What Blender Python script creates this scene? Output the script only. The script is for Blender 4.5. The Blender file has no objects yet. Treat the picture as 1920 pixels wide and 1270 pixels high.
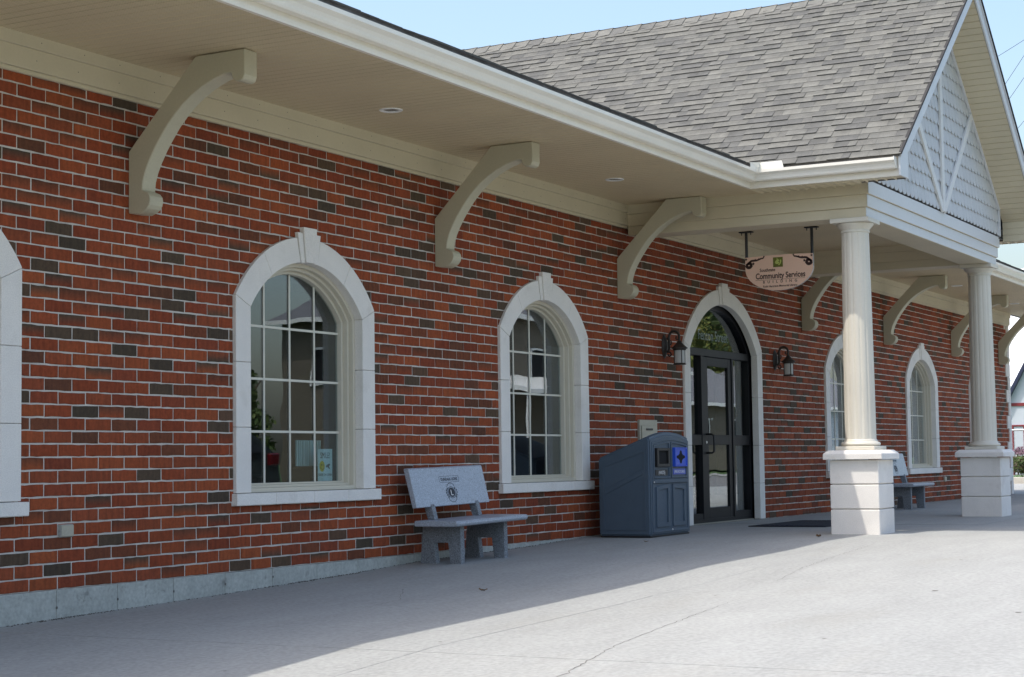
import bpy, bmesh, math, random
import numpy as np
from mathutils import Vector, Matrix
random.seed(11)
R = math.radians
SC = bpy.context.scene
COL = SC.collection

# ------------------------------------------------------------------ camera
CAM_POS = (-8.4701, -8.4259, 0.8235)
YAW, PITCH, ROLL, FPX = R(61.362), R(3.9646), R(-0.7858), 3302.05
fwd = Vector((math.cos(PITCH)*math.sin(YAW), math.cos(PITCH)*math.cos(YAW), math.sin(PITCH)))
rgt = Vector((math.cos(YAW), -math.sin(YAW), 0)); up = rgt.cross(fwd)
r2 = math.cos(ROLL)*rgt + math.sin(ROLL)*up
u2 = -math.sin(ROLL)*rgt + math.cos(ROLL)*up
cd = bpy.data.cameras.new('camera'); cam = bpy.data.objects.new('camera', cd); COL.objects.link(cam)
cd.sensor_fit = 'HORIZONTAL'; cd.sensor_width = 36.0; cd.lens = FPX/1920*36.0
cd.clip_start = 0.05; cd.clip_end = 3000
cam.matrix_world = Matrix(((r2.x, u2.x, -fwd.x, CAM_POS[0]), (r2.y, u2.y, -fwd.y, CAM_POS[1]),
                           (r2.z, u2.z, -fwd.z, CAM_POS[2]), (0, 0, 0, 1)))
SC.camera = cam
def px(P):   # picture position of a point, used only to rank pieces by how large they show
    d = Vector(P)-Vector(CAM_POS); z = d.dot(fwd)
    return (960+FPX*d.dot(r2)/z, 635-FPX*d.dot(u2)/z, z)

# ------------------------------------------------------------------ sky, sun, exposure
SUN_TRAVEL = Vector((0.41, -0.24, -1.0)).normalized()
SUN_EL = math.asin(-SUN_TRAVEL.z)
SUN_ROT = math.atan2(-SUN_TRAVEL.x, -SUN_TRAVEL.y)
W = bpy.data.worlds.new('World'); SC.world = W; W.use_nodes = True
nt = W.node_tree
bg = nt.nodes['Background']; sky = nt.nodes.new('ShaderNodeTexSky')
sky.sky_type = 'NISHITA'; sky.sun_disc = False
sky.sun_elevation = SUN_EL; sky.sun_rotation = SUN_ROT
sky.air_density = 1.3; sky.dust_density = 4.6; sky.ozone_density = 2.4; sky.altitude = 200
nt.links.new(sky.outputs[0], bg.inputs[0]); bg.inputs[1].default_value = 0.15
sl = bpy.data.lights.new('sun', 'SUN'); so = bpy.data.objects.new('sun', sl); COL.objects.link(so)
sl.energy = 2.0; sl.angle = R(0.45); sl.color = (1.0, 0.95, 0.87)
so.rotation_euler = SUN_TRAVEL.to_track_quat('-Z', 'Y').to_euler(); so.location = (-10, 10, 30)
SC.view_settings.view_transform = 'Standard'; SC.view_settings.look = 'None'
SC.view_settings.gamma = 1.0; SC.view_settings.use_curve_mapping = False
SC.view_settings.exposure = 0.95
SC.render.engine = 'CYCLES'
SC.cycles.use_denoising = True
SC.cycles.max_bounces = 10; SC.cycles.diffuse_bounces = 5; SC.cycles.glossy_bounces = 4
SC.cycles.transparent_max_bounces = 10; SC.cycles.sample_clamp_indirect = 8.0

# ------------------------------------------------------------------ materials
class NT:
    def __init__(s, m): s.m = m; s.t = m.node_tree
    def n(s, ty, **kw):
        o = s.t.nodes.new(ty)
        for k, v in kw.items():
            if hasattr(o, k): setattr(o, k, v)
            else: o.inputs[k].default_value = v
        return o
    def l(s, a, b): s.t.links.new(a, b)
def newmat(name):
    m = bpy.data.materials.new(name); m.use_nodes = True
    return m, NT(m), m.node_tree.nodes['Principled BSDF']
MATS = {}
def M(name, col, rough=0.6, var=0.12, scale=3.0, fine=0.06, fscale=90.0, bump=0.0, bscale=120.0,
      metal=0.0, spec=0.5, stretch=(1, 1, 1), stain=None):
    """painted / mineral surface: base colour with a broad and a fine variation, fine relief"""
    m, g, b = newmat(name)
    pos = g.n('ShaderNodeNewGeometry')
    mp = g.n('ShaderNodeMapping'); mp.inputs['Scale'].default_value = stretch
    g.l(pos.outputs['Position'], mp.inputs[0])
    a = g.n('ShaderNodeTexNoise', Scale=scale, Detail=6.0, Roughness=0.6); g.l(mp.outputs[0], a.inputs['Vector'])
    f = g.n('ShaderNodeTexNoise', Scale=fscale, Detail=3.0); g.l(pos.outputs['Position'], f.inputs['Vector'])
    r1 = g.n('ShaderNodeMapRange'); g.l(a.outputs[0], r1.inputs[0])
    r1.inputs['From Min'].default_value = 0.3; r1.inputs['From Max'].default_value = 0.7
    r1.inputs['To Min'].default_value = 1-var; r1.inputs['To Max'].default_value = 1+var
    r2_ = g.n('ShaderNodeMapRange'); g.l(f.outputs[0], r2_.inputs[0])
    r2_.inputs['From Min'].default_value = 0.3; r2_.inputs['From Max'].default_value = 0.7
    r2_.inputs['To Min'].default_value = 1-fine; r2_.inputs['To Max'].default_value = 1+fine
    mu = g.n('ShaderNodeMath', operation='MULTIPLY'); g.l(r1.outputs[0], mu.inputs[0]); g.l(r2_.outputs[0], mu.inputs[1])
    vm = g.n('ShaderNodeVectorMath', operation='SCALE'); vm.inputs[0].default_value = col[:3]
    g.l(mu.outputs[0], vm.inputs['Scale']); out = vm.outputs[0]
    if stain:
        sn = g.n('ShaderNodeTexNoise', Scale=stain[1], Detail=8.0, Roughness=0.65); g.l(mp.outputs[0], sn.inputs['Vector'])
        sr = g.n('ShaderNodeMapRange'); g.l(sn.outputs[0], sr.inputs[0])
        sr.inputs['From Min'].default_value = stain[2]; sr.inputs['From Max'].default_value = stain[3]
        sr.inputs['To Max'].default_value = stain[4]
        mx = g.n('ShaderNodeMix', data_type='RGBA'); g.l(sr.outputs[0], mx.inputs[0])
        g.l(out, mx.inputs[6]); mx.inputs[7].default_value = (*stain[0], 1); out = mx.outputs[2]
    g.l(out, b.inputs['Base Color'])
    b.inputs['Roughness'].default_value = rough; b.inputs['Metallic'].default_value = metal
    b.inputs['Specular IOR Level'].default_value = spec
    if bump:
        bn = g.n('ShaderNodeTexNoise', Scale=bscale, Detail=4.0); g.l(pos.outputs['Position'], bn.inputs['Vector'])
        bp = g.n('ShaderNodeBump', Strength=bump, Distance=0.004); g.l(bn.outputs[0], bp.inputs['Height'])
        g.l(bp.outputs[0], b.inputs['Normal'])
    MATS[name] = m
    return m

M('mortar', (0.57, 0.525, 0.47), 0.95, 0.16, 3.0, 0.16, 160, 0.6, 200)
M('limestone', (0.77, 0.735, 0.685), 0.85, 0.06, 2.5, 0.10, 140, 0.35, 260, stain=((0.50, 0.455, 0.39), 2.6, 0.56, 0.80, 0.6))
M('cream_trim', (0.60, 0.53, 0.38), 0.45, 0.05, 1.5, 0.02, 60, 0.05, 40)
M('bracket_shaded_cream', (0.50, 0.46, 0.335), 0.5, 0.03, 2.0, 0.03, 60, 0.08, 60)  # the trim cream, darkened evenly to stand in for shade under the eave
M('fascia_metal', (0.80, 0.75, 0.65), 0.35, 0.03, 2.0, 0.02, 60)
M('gutter_metal', (0.82, 0.78, 0.69), 0.28, 0.04, 2.0, 0.02, 60)
M('white_fascia', (0.62, 0.63, 0.64), 0.4, 0.03, 2.0, 0.02, 50)
M('shake_paint', (0.56, 0.57, 0.575), 0.6, 0.06, 5.0, 0.05, 60, 0.2, 70, stretch=(3, 1, 1))
M('dark_backing', (0.10, 0.095, 0.09), 0.9)
M('column_paint', (0.64, 0.60, 0.51), 0.45, 0.03, 1.5, 0.02, 60, 0.05, 40)
M('window_vinyl', (0.60, 0.555, 0.45), 0.4, 0.02, 2, 0.02)
M('muntin_vinyl', (0.66, 0.64, 0.55), 0.4, 0.02, 2, 0.02)
M('bronze_aluminium', (0.007, 0.007, 0.009), 0.45, 0.1, 3, 0.05, spec=0.25)
M('concrete', (0.306, 0.308, 0.292), 0.92, 0.07, 1.6, 0.13, 34, 0.6, 90, stretch=(0.5, 1.7, 1),
  stain=((0.262, 0.25, 0.215), 0.7, 0.54, 0.78, 0.5))
M('joint_dirt', (0.13, 0.12, 0.11), 0.95, 0.2, 6)
M('foundation_concrete', (0.40, 0.41, 0.375), 0.9, 0.14, 4, 0.14, 45, 0.6, 40, stain=((0.10, 0.10, 0.09), 7.0, 0.60, 0.72, 0.6))
M('curb_concrete', (0.45, 0.42, 0.36), 0.9, 0.1, 2)
M('asphalt', (0.16, 0.155, 0.15), 0.9, 0.15, 0.6, 0.2, 70)
M('grass', (0.055, 0.11, 0.025), 0.9, 0.3, 0.7, 0.4, 14)
M('soil', (0.11, 0.085, 0.06), 0.95, 0.3, 5)
M('bin_plastic', (0.065, 0.095, 0.13), 0.5, 0.08, 3, 0.10, 260, 0.35, 300, stain=((0.12, 0.15, 0.175), 6.0, 0.60, 0.75, 0.35))
M('bin_black', (0.012, 0.012, 0.014), 0.45)
M('bin_void', (0.004, 0.004, 0.005), 0.9)
M('bin_blue', (0.03, 0.09, 0.55), 0.4, 0.04, 3)
M('label_blue', (0.06, 0.10, 0.42), 0.4)
M('label_white', (0.8, 0.8, 0.8), 0.5, 0.02)
M('lantern_iron', (0.030, 0.023, 0.019), 0.55, 0.35, 20, 0.3, 120, 0.5, 90)
M('steel', (0.42, 0.40, 0.33), 0.4, 0.06, 3, metal=0.35)
M('screw_metal', (0.7, 0.7, 0.7), 0.3, metal=0.9)
M('mat_rubber', (0.012, 0.016, 0.026), 0.85, 0.2, 5, 0.3, 150, 0.8, 140)
M('sign_face', (0.72, 0.47, 0.34), 0.5, 0.03, 2, 0.02)
M('sign_edge', (0.50, 0.46, 0.44), 0.5)
M('sign_brown', (0.030, 0.010, 0.008), 0.5)
M('sign_black', (0.012, 0.010, 0.010), 0.5)
M('sign_green', (0.11, 0.12, 0.010), 0.5, 0.2, 9)
M('sign_lime', (0.42, 0.46, 0.12), 0.5)
M('engraving', (0.035, 0.04, 0.05), 0.7)
M('paper_cyan', (0.62, 0.80, 0.78), 0.7, 0.04, 4)
M('paper_yellow', (0.75, 0.60, 0.03), 0.6)
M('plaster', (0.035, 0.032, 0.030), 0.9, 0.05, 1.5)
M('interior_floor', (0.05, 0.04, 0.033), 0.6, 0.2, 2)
M('curtain', (0.50, 0.49, 0.45), 0.9, 0.05, 3)
M('blue_cloth', (0.03, 0.10, 0.40), 0.7, 0.2, 8)
M('white_plastic', (0.84, 0.84, 0.81), 0.35, 0.02)
M('leaf_dry', (0.14, 0.08, 0.035), 0.8, 0.3, 40)
M('bark', (0.09, 0.065, 0.045), 0.9, 0.3, 9)
M('tan_brick', (0.17, 0.145, 0.11), 0.9, 0.10, 1.2, 0.1, 30, stretch=(1, 1, 6))
M('grey_roof', (0.15, 0.15, 0.16), 0.9, 0.15, 2, 0.2, 12, stretch=(1, 1, 3))
M('brown_siding', (0.20, 0.15, 0.12), 0.8, 0.08, 2)
M('white_siding', (0.50, 0.53, 0.58), 0.6, 0.05, 1)
M('metal_roof_white', (0.74, 0.75, 0.76), 0.4, 0.04, 1)
M('shingle_edge_shaded', (0.035, 0.033, 0.032), 0.95)  # near-black colour carries the shade on the shingle ends at the rake
M('navy_trim', (0.02, 0.025, 0.06), 0.4)
M('red_trim', (0.19, 0.02, 0.025), 0.5)
M('fence_metal', (0.55, 0.56, 0.57), 0.4, metal=0.5)
M('wire_black', (0.03, 0.03, 0.035), 0.6)
M('tyre', (0.015, 0.015, 0.015), 0.85)
M('car_paint', (0.045, 0.060, 0.062), 0.18, 0.02)
M('car_red', (0.13, 0.008, 0.012), 0.25)
M('rim_alloy', (0.6, 0.6, 0.62), 0.3, metal=0.8)
M('splash_white', (0.80, 0.78, 0.70), 0.35, 0.02)
M('gable_white', (0.70, 0.70, 0.68), 0.5, 0.04, 3, 0.03)
M('grit', (0.075, 0.065, 0.055), 0.95, 0.3, 20)
M('flower', (0.30, 0.14, 0.22), 0.8, 0.3, 30)

def attr_mat(name, attr, rough, fine, fscale, streak, bump, bscale, spec=0.35, sheen=None):
    m, g, b = newmat(name)
    at = g.n('ShaderNodeAttribute'); at.attribute_name = attr
    pos = g.n('ShaderNodeNewGeometry')
    f = g.n('ShaderNodeTexNoise', Scale=fscale, Detail=4.0, Roughness=0.65); g.l(pos.outputs['Position'], f.inputs['Vector'])
    mp = g.n('ShaderNodeMapping'); mp.inputs['Scale'].default_value = streak; g.l(pos.outputs['Position'], mp.inputs[0])
    s = g.n('ShaderNodeTexNoise', Scale=1.0, Detail=3.0); g.l(mp.outputs[0], s.inputs['Vector'])
    ad = g.n('ShaderNodeMath', operation='ADD'); g.l(f.outputs[0], ad.inputs[0]); g.l(s.outputs[0], ad.inputs[1])
    mr = g.n('ShaderNodeMapRange'); g.l(ad.outputs[0], mr.inputs[0])
    mr.inputs['From Min'].default_value = 0.65; mr.inputs['From Max'].default_value = 1.35
    mr.inputs['To Min'].default_value = 1-fine; mr.inputs['To Max'].default_value = 1+fine
    vm = g.n('ShaderNodeVectorMath', operation='SCALE'); g.l(at.outputs['Color'], vm.inputs[0]); g.l(mr.outputs[0], vm.inputs['Scale'])
    g.l(vm.outputs[0], b.inputs['Base Color']); b.inputs['Roughness'].default_value = rough
    b.inputs['Specular IOR Level'].default_value = spec
    bn = g.n('ShaderNodeTexNoise', Scale=bscale, Detail=5.0); g.l(pos.outputs['Position'], bn.inputs['Vector'])
    bp = g.n('ShaderNodeBump', Strength=bump, Distance=0.003); g.l(bn.outputs[0], bp.inputs['Height'])
    g.l(bp.outputs[0], b.inputs['Normal'])
    MATS[name] = m
attr_mat('brick_clay', 'tone', 0.82, 0.32, 38.0, (34, 1, 5), 0.6, 130.0, 0.3)
attr_mat('shingle_asphalt', 'tone', 0.95, 0.22, 150.0, (9, 9, 9), 0.8, 260.0, 0.2)
attr_mat('leaf_green', 'tone', 0.7, 0.25, 3.0, (1, 1, 1), 0.1, 50.0, 0.3)

def soffit_mat():
    """vented aluminium: rows of short slanted louvre slits pressed into each strip"""
    m, g, b = newmat('soffit_vented')
    pos = g.n('ShaderNodeNewGeometry'); sp = g.n('ShaderNodeSeparateXYZ'); g.l(pos.outputs['Position'], sp.inputs[0])
    mp = g.n('ShaderNodeMapping'); g.l(pos.outputs['Position'], mp.inputs[0])
    mp.inputs['Rotation'].default_value = (0, 0, R(38)); mp.inputs['Scale'].default_value = (40, 40, 40)
    wv = g.n('ShaderNodeTexWave', Scale=1.0, Distortion=0.0); wv.wave_type = 'BANDS'; wv.bands_direction = 'X'
    g.l(mp.outputs[0], wv.inputs['Vector'])
    w2 = g.n('ShaderNodeTexWave', Scale=1.0, Distortion=0.0); w2.wave_type = 'BANDS'; w2.bands_direction = 'X'
    m2 = g.n('ShaderNodeMapping'); g.l(pos.outputs['Position'], m2.inputs[0]); m2.inputs['Scale'].default_value = (12.6, 12.6, 12.6)
    g.l(m2.outputs[0], w2.inputs['Vector'])
    mul = g.n('ShaderNodeMath', operation='MULTIPLY'); g.l(wv.outputs['Fac'], mul.inputs[0]); g.l(w2.outputs['Fac'], mul.inputs[1])
    nz = g.n('ShaderNodeTexNoise', Scale=2.0, Detail=3.0); g.l(pos.outputs['Position'], nz.inputs['Vector'])
    mr = g.n('ShaderNodeMapRange'); g.l(mul.outputs[0], mr.inputs[0])
    mr.inputs['To Min'].default_value = 1.10; mr.inputs['To Max'].default_value = 0.62
    m3 = g.n('ShaderNodeMapRange'); g.l(nz.outputs[0], m3.inputs[0]); m3.inputs['To Min'].default_value = 0.93; m3.inputs['To Max'].default_value = 1.07
    mm = g.n('ShaderNodeMath', operation='MULTIPLY'); g.l(mr.outputs[0], mm.inputs[0]); g.l(m3.outputs[0], mm.inputs[1])
    vm = g.n('ShaderNodeVectorMath', operation='SCALE'); vm.inputs[0].default_value = (0.60, 0.50, 0.325)
    g.l(mm.outputs[0], vm.inputs['Scale']); g.l(vm.outputs[0], b.inputs['Base Color'])
    bp = g.n('ShaderNodeBump', Strength=0.5, Distance=0.003); g.l(mul.outputs[0], bp.inputs['Height']); g.l(bp.outputs[0], b.inputs['Normal'])
    b.inputs['Roughness'].default_value = 0.5
    MATS['soffit_vented'] = m
soffit_mat()
def granite(name, a_, c_, rough):
    m, g, b = newmat(name)
    pos = g.n('ShaderNodeNewGeometry')
    v = g.n('ShaderNodeTexVoronoi', Scale=230.0); g.l(pos.outputs['Position'], v.inputs['Vector'])
    n_ = g.n('ShaderNodeTexNoise', Scale=120.0, Detail=3.0); g.l(pos.outputs['Position'], n_.inputs['Vector'])
    ad = g.n('ShaderNodeSeparateColor'); g.l(v.outputs['Color'], ad.inputs[0])
    av = g.n('ShaderNodeMath', operation='ADD'); g.l(ad.outputs[0], av.inputs[0]); g.l(n_.outputs[0], av.inputs[1])
    cr = g.n('ShaderNodeValToRGB'); mr = g.n('ShaderNodeMapRange'); g.l(av.outputs[0], mr.inputs[0])
    mr.inputs['From Min'].default_value = 0.35; mr.inputs['From Max'].default_value = 1.65
    g.l(mr.outputs[0], cr.inputs[0])
    e = cr.color_ramp.elements; e[0].color = (*a_, 1); e[1].color = (*c_, 1)
    g.l(cr.outputs[0], b.inputs['Base Color']); b.inputs['Roughness'].default_value = rough
    MATS[name] = m
granite('granite', (0.20, 0.225, 0.26), (0.52, 0.57, 0.65), 0.30)
granite('granite_rough', (0.055, 0.062, 0.072), (0.33, 0.355, 0.385), 0.6)
def glass_mat(name, tint, k):
    m = bpy.data.materials.new(name); m.use_nodes = True; t = m.node_tree; t.nodes.clear(); g = NT(m)
    o = g.n('ShaderNodeOutputMaterial'); mix = g.n('ShaderNodeMixShader')
    tr = g.n('ShaderNodeBsdfTransparent'); tr.inputs[0].default_value = (*tint, 1)
    gl = g.n('ShaderNodeBsdfGlossy'); gl.inputs['Roughness'].default_value = 0.0; gl.inputs[0].default_value = (0.93, 0.96, 1, 1)
    ge = g.n('ShaderNodeNewGeometry'); dt = g.n('ShaderNodeVectorMath', operation='DOT_PRODUCT')
    g.l(ge.outputs['Incoming'], dt.inputs[0]); g.l(ge.outputs['Normal'], dt.inputs[1])
    ab = g.n('ShaderNodeMath', operation='ABSOLUTE'); g.l(dt.outputs['Value'], ab.inputs[0])
    om = g.n('ShaderNodeMath', operation='SUBTRACT'); om.inputs[0].default_value = 1.0; g.l(ab.outputs[0], om.inputs[1])
    p5 = g.n('ShaderNodeMath', operation='POWER'); g.l(om.outputs[0], p5.inputs[0]); p5.inputs[1].default_value = 5.0
    ml = g.n('ShaderNodeMath', operation='MULTIPLY_ADD'); g.l(p5.outputs[0], ml.inputs[0]); ml.inputs[1].default_value = 0.957; ml.inputs[2].default_value = 0.043
    mu = g.n('ShaderNodeMath', operation='MULTIPLY'); mu.use_clamp = True
    g.l(ml.outputs[0], mu.inputs[0]); mu.inputs[1].default_value = k
    pos = g.n('ShaderNodeNewGeometry'); nz = g.n('ShaderNodeTexNoise', Scale=2.2, Detail=1.0); g.l(pos.outputs['Position'], nz.inputs['Vector'])
    bp = g.n('ShaderNodeBump', Strength=0.03, Distance=0.02); g.l(nz.outputs[0], bp.inputs['Height']); g.l(bp.outputs[0], gl.inputs['Normal'])
    g.l(mu.outputs[0], mix.inputs[0]); g.l(tr.outputs[0], mix.inputs[1]); g.l(gl.outputs[0], mix.inputs[2]); g.l(mix.outputs[0], o.inputs[0])
    MATS[name] = m
glass_mat('window_glass', (0.78, 0.85, 0.86), 2.2)
glass_mat('door_glass', (0.75, 0.82, 0.80), 2.0)
def frosted():
    m, g, b = newmat('frosted_glass')
    b.inputs['Base Color'].default_value = (0.62, 0.62, 0.60, 1); b.inputs['Roughness'].default_value = 0.35
    b.inputs['Transmission Weight'].default_value = 0.35
    MATS['frosted_glass'] = m
frosted()
def etched():
    m, g, b = newmat('etched_glass')
    b.inputs['Base Color'].default_value = (0.42, 0.50, 0.50, 1); b.inputs['Roughness'].default_value = 0.6; b.inputs['Alpha'].default_value = 0.4
    MATS['etched_glass'] = m
etched()

# ------------------------------------------------------------------ mesh helpers
ORI = {}
class MB:
    def __init__(s): s.v = []; s.f = []
    def add(s, vs, fs):
        k = len(s.v); s.v += [tuple(p) for p in vs]; s.f += [[i+k for i in f] for f in fs]; return s
    def box(s, x0, x1, y0, y1, z0, z1):
        return s.add([(x0,y0,z0),(x1,y0,z0),(x1,y1,z0),(x0,y1,z0),(x0,y0,z1),(x1,y0,z1),(x1,y1,z1),(x0,y1,z1)],
                     [[0,3,2,1],[4,5,6,7],[0,1,5,4],[1,2,6,5],[2,3,7,6],[3,0,4,7]])
    def prism(s, poly, ax, a0, a1):
        n = len(poly)
        def P(p, a): return (a, p[0], p[1]) if ax == 'x' else ((p[0], a, p[1]) if ax == 'y' else (p[0], p[1], a))
        return s.add([P(p, a0) for p in poly]+[P(p, a1) for p in poly],
                     [list(range(n))[::-1], list(range(n, 2*n))]+[[i, (i+1) % n, n+(i+1) % n, n+i] for i in range(n)])
    def ring(s, outer, inner, ax, a0, a1):
        """closed band between two outlines with the same count of points"""
        n = len(outer)
        def P(p, a): return (a, p[0], p[1]) if ax == 'x' else ((p[0], a, p[1]) if ax == 'y' else (p[0], p[1], a))
        vs = [P(p, a0) for p in outer]+[P(p, a0) for p in inner]+[P(p, a1) for p in outer]+[P(p, a1) for p in inner]
        fs = []
        for i in range(n):
            j = (i+1) % n
            fs += [[i, j, n+j, n+i], [2*n+i, 3*n+i, 3*n+j, 2*n+j], [i, 2*n+i, 2*n+j, j], [n+i, n+j, 3*n+j, 3*n+i]]
        return s.add(vs, fs)
    def tube(s, pts, r, n=8, closed=False):
        pts = [Vector(p) for p in pts]; rings = []; prev = None
        m = len(pts)
        for i, p in enumerate(pts):
            a = pts[i-1] if i > 0 else (pts[-1] if closed else p); b = pts[(i+1) % m] if (i < m-1 or closed) else p
            d = (b-a).normalized()
            if prev is None: x = d.orthogonal().normalized()
            else: x = (prev-d*prev.dot(d)).normalized()
            prev = x; y = d.cross(x); rr = r[i] if isinstance(r, (list, tuple)) else r
            rings.append([p+x*math.cos(2*math.pi*k/n)*rr+y*math.sin(2*math.pi*k/n)*rr for k in range(n)])
        vs = [q for g in rings for q in g]; fs = []
        L = m if closed else m-1
        for i in range(L):
            for k in range(n):
                a = i*n+k; b = i*n+(k+1) % n; c = ((i+1) % m)*n+(k+1) % n; d = ((i+1) % m)*n+k
                fs.append([a, b, c, d])
        if not closed: fs += [list(range(n))[::-1], list(range((m-1)*n, m*n))]
        return s.add(vs, fs)
    def lathe(s, prof, c, n=24):
        vs = []; fs = []; m = len(prof)
        for (r, z) in prof:
            for k in range(n):
                a = 2*math.pi*k/n; vs.append((c[0]+r*math.cos(a), c[1]+r*math.sin(a), c[2]+z))
        for i in range(m-1):
            for k in range(n):
                fs.append([i*n+k, i*n+(k+1) % n, (i+1)*n+(k+1) % n, (i+1)*n+k])
        fs += [list(range(n))[::-1], list(range((m-1)*n, m*n))]
        return s.add(vs, fs)
    def mesh(s, name, mat, org=(0, 0, 0), bevel=0.0, seg=1, smooth=False, recalc=True):
        me = bpy.data.meshes.new(name)
        o = Vector(org)
        me.from_pydata([tuple(Vector(p)-o) for p in s.v], [], s.f)
        if bevel or recalc:
            bm = bmesh.new(); bm.from_mesh(me)
            bmesh.ops.recalc_face_normals(bm, faces=bm.faces)
            if bevel:
                ed = [e for e in bm.edges if len(e.link_faces) == 2 and e.calc_face_angle(0) > 0.6]
                bmesh.ops.bevel(bm, geom=ed, offset=bevel, segments=seg, affect='EDGES', clamp_overlap=True)
            bm.to_mesh(me); bm.free()
        if mat: me.materials.append(MATS[mat])
        if smooth:
            me.polygons.foreach_set('use_smooth', [True]*len(me.polygons))
            me.set_sharp_from_angle(angle=R(35))
        return me
    def build(s, name, mat, parent=None, bevel=0.0, seg=1, smooth=False, kind=None):
        org = ORI.get(parent.name, (0, 0, 0)) if parent else (0, 0, 0)
        me = s.mesh(name, mat, org, bevel, seg, smooth)
        return link(name, me, parent, kind)
def link(name, me, parent=None, kind=None, loc=None):
    o = bpy.data.objects.new(name, me); COL.objects.link(o)
    if parent:
        o.parent = parent; ORI[o.name] = ORI.get(parent.name, (0, 0, 0))
    if kind: o['kind'] = kind
    if loc: o.location = loc
    return o
def tag(o, label, cat, group=None):
    o['label'] = label; o['category'] = cat
    if group: o['group'] = group
    return o
def thing(name, label, cat, loc=(0, 0, 0), group=None):
    o = bpy.data.objects.new(name, None); COL.objects.link(o); o.location = loc; o.empty_display_size = 0.2
    ORI[o.name] = tuple(loc); return tag(o, label, cat, group)
def copy_tree(o, parent=None):
    c = o.copy(); COL.objects.link(c)
    if parent: c.parent = parent
    for ch in o.children: copy_tree(ch, c)
    return c
def text_mesh(txt, size, depth=0.002, spacing=1.0, align='CENTER', sx=1.0, bold=0.0):
    cu = bpy.data.curves.new('t', 'FONT'); cu.body = txt; cu.size = size; cu.extrude = depth; cu.align_x = align
    cu.space_character = spacing; cu.resolution_u = 3; cu.offset = bold*size
    ob = bpy.data.objects.new('t', cu); COL.objects.link(ob)
    bpy.context.view_layer.update()
    me = bpy.data.meshes.new_from_object(ob.evaluated_get(bpy.context.evaluated_depsgraph_get()))
    bpy.data.objects.remove(ob); bpy.data.curves.remove(cu)
    if sx != 1.0: me.transform(Matrix.Diagonal((sx, 1, 1, 1)))
    return me
def place_text(name, txt, size, mat, parent, origin, ex, ey, **kw):
    """flat lettering: origin = centre of the baseline, ex = reading direction, ey = up"""
    me = text_mesh(txt, size, **kw); me.name = name
    ex = Vector(ex).normalized(); ey = Vector(ey).normalized(); ez = ex.cross(ey)
    org = Vector(ORI.get(parent.name, (0, 0, 0))); o = Vector(origin)-org
    me.transform(Matrix(((ex.x, ey.x, ez.x, o.x), (ex.y, ey.y, ez.y, o.y), (ex.z, ey.z, ez.z, o.z), (0, 0, 0, 1))))
    me.materials.clear(); me.materials.append(MATS[mat])
    return link(name, me, parent)
GX = [-300, -40, -8, -3, -1, 0, 2.3, 4, 5.1, 7.2, 8.4, 10, 300]
GZ = [-1.2, -1.2, -.65, -.37, -.26, -.205, -.16, -.115, -.07, -.04, -.005, 0, 0]
def gz(x): return float(np.interp(x, GX, GZ))

# ================================================================== the setting
def sheet(name, xs, ys, dz, mat, kind='structure', parent=None):
    m = MB(); vs = [(x, y, gz(x)+dz) for x in xs for y in ys]; n = len(ys)
    m.add(vs, [[i*n+j, (i+1)*n+j, (i+1)*n+j+1, i*n+j+1] for i in range(len(xs)-1) for j in range(n-1)])
    return m.build(name, mat, parent, kind=kind)
GXS = [x for x in GX if -40 <= x <= 10]
sheet('ground', [-600]+GXS+[45, 120, 700], [-700, -60, 0, 60, 700], -0.10, 'grass')
sheet('road', [-600]+GXS+[45, 120, 700], [-23.0, -10.6], -0.06, 'asphalt')
pave = sheet('pavement', [-16]+[x for x in GXS if x > -16]+[29, 41], [-10.5, 0.0], -0.022, 'joint_dirt')
side = sheet('side_pavement', [28.4, 41], [0.0, 30.0], -0.003, 'concrete')
# slabs of the forecourt, saw-cut joints between them
XJ = [-15.7, -12.6, -9.5, -6.4, -3.28, -0.18, 2.98, 6.05, 9.12, 12.25, 15.4, 18.5, 21.6, 24.7, 27.8, 30.9, 34.0, 37.4, 41.0]
YJ = [-10.5, -6.9, -3.28, -0.012]
for i in range(len(XJ)-1):
    for j in range(len(YJ)-1):
        x0, x1, y0, y1 = XJ[i]+.003, XJ[i+1]-.003, YJ[j]+.003, YJ[j+1]-.003
        xs = sorted([x0, x1]+[g for g in GX if x0 < g < x1])
        m = MB(); lift = random.uniform(-.0012, .0012)
        top = [(x, y0, gz(x)+lift) for x in xs]+[(x, y1, gz(x)+lift) for x in xs]
        n = len(xs); bot = [(x, y, z-.02) for x, y, z in top]
        m.add(top+bot, [[a, a+1, n+a+1, n+a] for a in range(n-1)]
              + [[a, 2*n+a, 2*n+a+1, a+1] for a in range(n-1)] + [[n+a, n+a+1, 3*n+a+1, 3*n+a] for a in range(n-1)]
              + [[0, n, 3*n, 2*n], [n-1, 3*n-1, 4*n-1, 2*n-1]])
        m.build('slab', 'concrete', pave)
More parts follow.
